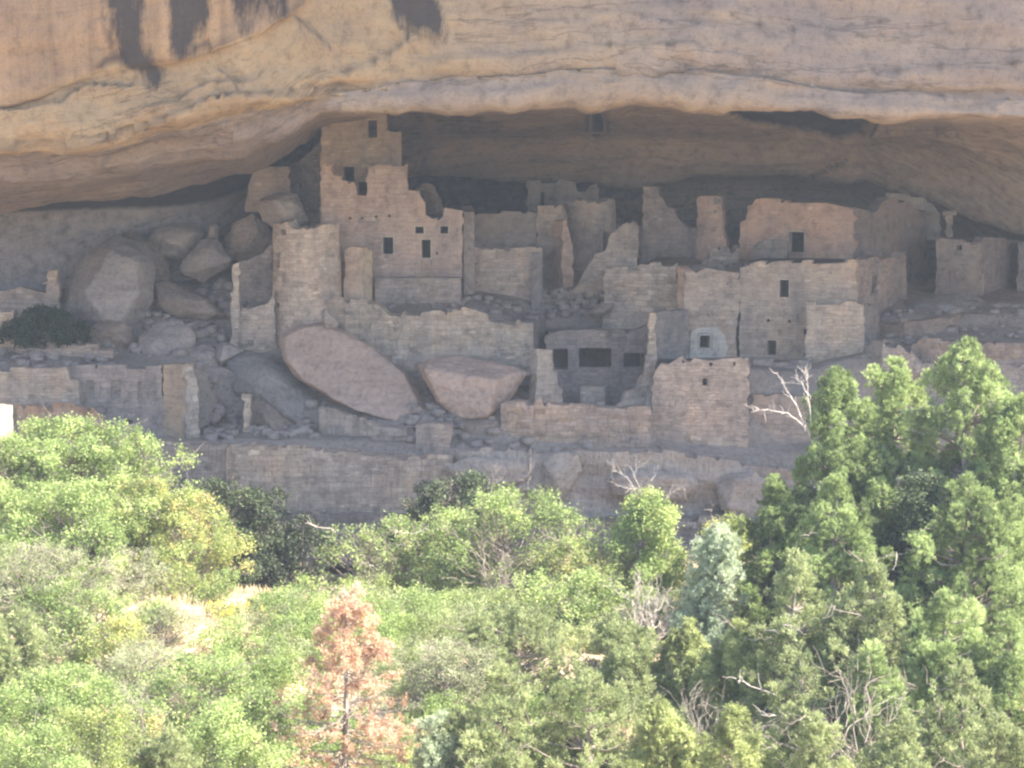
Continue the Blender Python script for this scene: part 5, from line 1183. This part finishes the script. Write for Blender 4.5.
plant('bottom_juniper', 'broad green bush on the bottom edge at right', SH, gb, 905, 720, 120, 56, 'juniper', 77, bare=4)
plant('bottom_juniper', 'green bush in the lower right corner', SH, gb, 1000, 715, 100, 56, 'juniper', 78, bare=6)

# dry grass and low ground cover (uncountable)
rs = np.random.RandomState(5); n = 42000
x = rs.uniform(-26, 26, n); Y = rs.uniform(50, 96, n); x *= Y / 88
keep = ~((np.abs(x + 9.3) < 4.5) & (Y > 82)) & (fbm(np.stack([x * .35, Y * .35, x * 0], 1), 3, 9) > -.25); x, Y = x[keep], Y[keep]
z = G(x, Y); ti = np.repeat(np.arange(len(x)), 4); c0 = np.stack([x, Y, z], 1)[ti] + rs.normal(size=(len(ti), 3)) * [.06, .06, 0]
dd = rs.normal(size=(len(ti), 3)) * .45; dd[:, 2] = 1
v, q, tt = leafq(c0, dd, rs.uniform(.12, .42, len(ti)), .03, rs, np.clip(rs.normal(.5, .25, len(x))[ti], 0, 1))
mg = leaf_mat('dry_grass_blades', [(0, (158, 150, 112)), (.5, (190, 176, 142)), (1, (212, 198, 168))], .35)
o = mkq('dry_grass', v, q, mg, attrs={'tint': tt}); tag(o, 'dry yellow grass between the shrubs on the canyon slope', None, kind='stuff')

# low undergrowth filling the slope between the trees (uncountable)
def undergrowth(name, label, n, mat, seed, ll, lw, test):
    rs = np.random.RandomState(seed); cs = []; rd = []
    while len(cs) < n:
        px = rs.uniform(-330, 1400); Y = rs.uniform(52, 88); x = (px - 512) / F * Y; z = float(G(np.array([x]), np.array([Y]))[0])
        py = 384 + F * (-(z / Y) - .1086)
        if 110 < px < 240 and 580 < py < 680 and rs.rand() < .3: continue
        if 400 < px < 780 and Y < 76 and rs.rand() < .5: continue
        if 195 < px < 340 and Y > 77.5: continue
        if not test(px, py): continue
        cs.append((x, Y, z)); rd.append(rs.uniform(.35, .95))
    cs = np.array(cs); rd = np.array(rd); nl = 9
    i = np.repeat(np.arange(n), nl); L_ = cs[i] + rs.normal(size=(len(i), 3)) * (rd[i] * .55)[:, None] * [1, 1, 0]; L_[:, 2] += rd[i] * rs.uniform(.15, 1.25, len(i)); lt = np.clip(rs.normal(.5, .16, n)[i] + rs.normal(0, .1, len(i)), 0, 1)
    t = np.repeat(np.arange(len(L_)), 22); d = rs.normal(size=(len(t), 3)); d[:, 2] += .4; d /= np.linalg.norm(d, axis=1)[:, None]; T = L_[t] + d * (rd[i][t] * .42 * rs.uniform(.5, 1.1, len(t)))[:, None]
    k = np.repeat(np.arange(len(T)), 9); c0 = T[k] + rs.normal(size=(len(k), 3)) * .06; dd = d[k] * .7 + rs.normal(size=(len(k), 3)) * .8; dd[:, 2] += .3
    v, q, tt = leafq(c0, dd, ll * rs.uniform(.7, 1.25, len(k)), lw, rs, np.clip(lt[t][k] + rs.normal(0, .15, len(k)), 0, 1))
    o = mkq(name, v, q, ML[mat], attrs={'tint': tt}); tag(o, label, None, kind='stuff')
undergrowth('undergrowth', 'low leafy oak undergrowth between the bushes', 360, 'oak', 61, .075, .05, lambda px, py: px < 700)
undergrowth('undergrowth', 'low needled undergrowth under the pines and junipers', 420, 'juniper', 62, .10, .035, lambda px, py: px > 380)
undergrowth('undergrowth', 'grey twiggy low brush scattered over the slope', 190, 'sage', 63, .08, .03, lambda px, py: True)
if HAZE: haze_box(HAZE)
